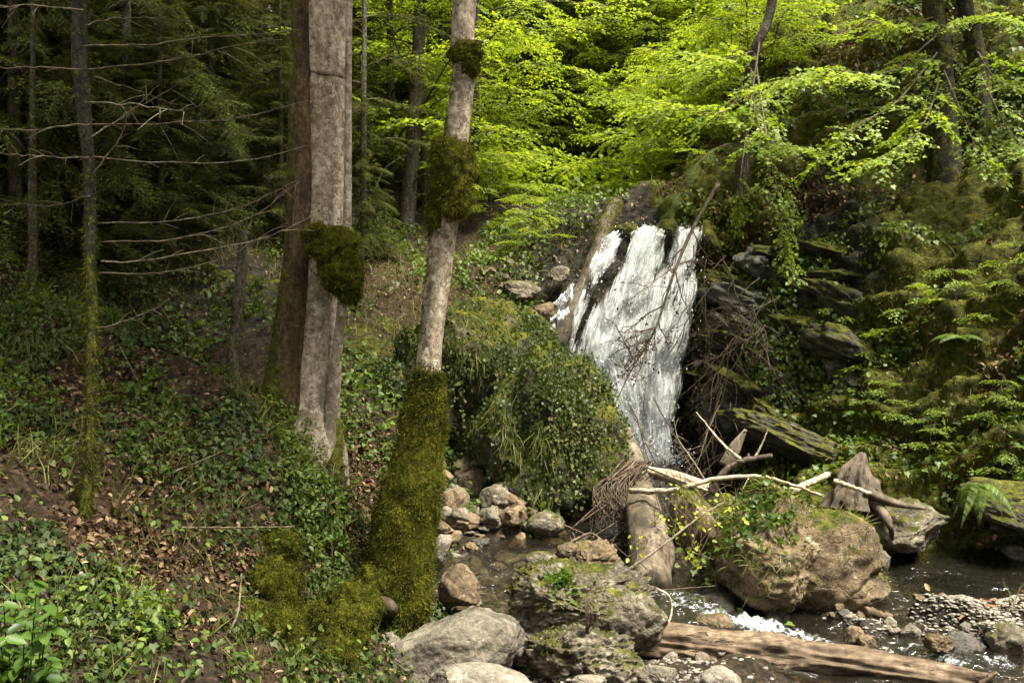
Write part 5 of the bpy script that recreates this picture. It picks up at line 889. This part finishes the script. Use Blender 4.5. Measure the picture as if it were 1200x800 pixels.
b = cover('d', 9000, rs * fc_noise(.8, 111, .1, .5), .08, .62, T_CURL, 'dry', .04, .1, .5, .9, .5, lambda p: rng.random(len(p)) ** 1.4); build('slope_fallen_leaves', b, M['dry'], kind='stuff')
mid_ = (FC[:, 1] > 11.8) * (FC[:, 1] < 24) * (fright < .3) * (1 - fwet) * (1 - np.exp(-((FC[:, 0] - 2) ** 2 + (FC[:, 1] - 17.) ** 2) / 1.2))
b = cover('m', 26000, mid_ * fc_noise(.8, 121, -.2, .35), .085, .75, T_L6, 'herb', .22, .0, .8, .7, .45, None, 12); build('valley_undergrowth', b, M['herb'], kind='stuff')
b = cover('f', 130000, (FC[:, 1] > 21) * (FC[:, 1] < 60) / np.maximum(FC[:, 1], 5) ** .8, .17, .62, T_RH, 'beech', 1.3, .0, .8, .8, .45, None, 13); build('far_undergrowth', b, M['beech'], kind='stuff')
b = MB(); p, nn, i = scatter(bank * (nn.shape[0] > 0) * zone([(P(330, 740, 7.3), .9, 1.), (P(200, 760, 6.3), .9, .5), (P(400, 700, 8.6), .4, .9)]), 170)
for k in range(len(p)): L = rng.uniform(.2, .8); e = p[k] + nn[k] * .08; tube(b, spline([p[k] + np.array([0, 0, .1]), e + np.array([rng.normal(0, .05), -.05, -.3 * L]), e + np.array([rng.normal(0, .12), -.12, -L])], 7), .005, 3, 0, cap=False, tint=rng.random())
build('hanging_rootlets', b, M['vine'], kind='stuff')
for i, (pp, lb) in enumerate([([(140, 405, 9.2), (158, 440, 9.), (178, 483, 8.8)], 'pale bare stick leaning on the leafy bank crest'), ([(210, 618, 7.6), (270, 618, 7.8), (345, 617, 8.)], 'long thin pale twig lying level across the leaf litter'), ([(250, 455, 9.8), (258, 470, 9.7), (262, 484, 9.6)], 'short pale stick upright at the bank crest'), ([(268, 742, 6.6), (279, 715, 6.7), (283, 672, 7.)], 'thin twig rising in front of the mossy bank edge'), ([(205, 552, 8.), (235, 540, 8.2), (262, 528, 8.3)], 'slanting dry twig among the ivy on the bank')]): stick(pp, .01, .005, 'drytwig', lb, 'twig', side=2)
b = MB(); n = 5200; p, nn, i = scatter(zone([(P(335, 700, 7.7), .42, 1.), (P(365, 770, 7.1), .35, 1.), (P(330, 640, 8.2), .3, .8), (P(110, 540, 7.9), .5, .5)]) * bank, n); tufts(b, p, nn, .05, .16, .55, .5, .3, np.clip(rng.normal(.5, .22, n), 0, 1)); build('bank_moss_undergrowth', b, M['moss'], kind='stuff')
# ------------------------------------------------------------------ light, sky, camera
SUN = nrm(np.array([.38, -.24, 1.0]))
w = bpy.data.worlds.new('World'); SC.world = w; w.use_nodes = True; nt = w.node_tree
sky = nt.nodes.new('ShaderNodeTexSky'); sky.sky_type = 'NISHITA'; sky.sun_disc = False
sky.sun_elevation = math.asin(SUN[2]); sky.sun_rotation = math.atan2(SUN[0], SUN[1]); sky.air_density = 1.0; sky.dust_density = 4.0; sky.ozone_density = 1.0
bg = nt.nodes['Background']; bg.inputs['Strength'].default_value = .08; mx = nt.nodes.new('ShaderNodeMix'); mx.data_type = 'RGBA'; mx.inputs[0].default_value = .62; nt.links.new(sky.outputs[0], mx.inputs[6]); mx.inputs[7].default_value = (4.7, 4.3, 3.3, 1); nt.links.new(mx.outputs[2], bg.inputs[0])
ld = bpy.data.lights.new('sun', 'SUN'); ld.energy = 5.0; ld.angle = math.radians(22); ld.color = (1, .95, .83)
sun = bpy.data.objects.new('sun', ld); COL.objects.link(sun); sun.rotation_euler = Vector(SUN).to_track_quat('Z', 'Y').to_euler()
cd = bpy.data.cameras.new('camera'); cam = bpy.data.objects.new('camera', cd); COL.objects.link(cam); cam.location = tuple(CAM)
cam.rotation_euler = (PI / 2 - PITCH, 0, 0); cd.sensor_width = 36; cd.lens = 36 * F / 1200; cd.clip_start = .1; cd.clip_end = 500; SC.camera = cam
SC.view_settings.view_transform = 'Standard'; SC.view_settings.look = 'None'; SC.view_settings.exposure = 2.0; SC.view_settings.gamma = 1
SC.render.resolution_x = 1024; SC.render.resolution_y = 682
cy = SC.cycles; cy.max_bounces = 6; cy.diffuse_bounces = 3; cy.glossy_bounces = 2; cy.transmission_bounces = 4; cy.transparent_max_bounces = 10; cy.caustics_reflective = False; cy.caustics_refractive = False
cy.use_denoising = True; cy.sample_clamp_indirect = 6; cy.use_adaptive_sampling = True; cy.adaptive_threshold = .02
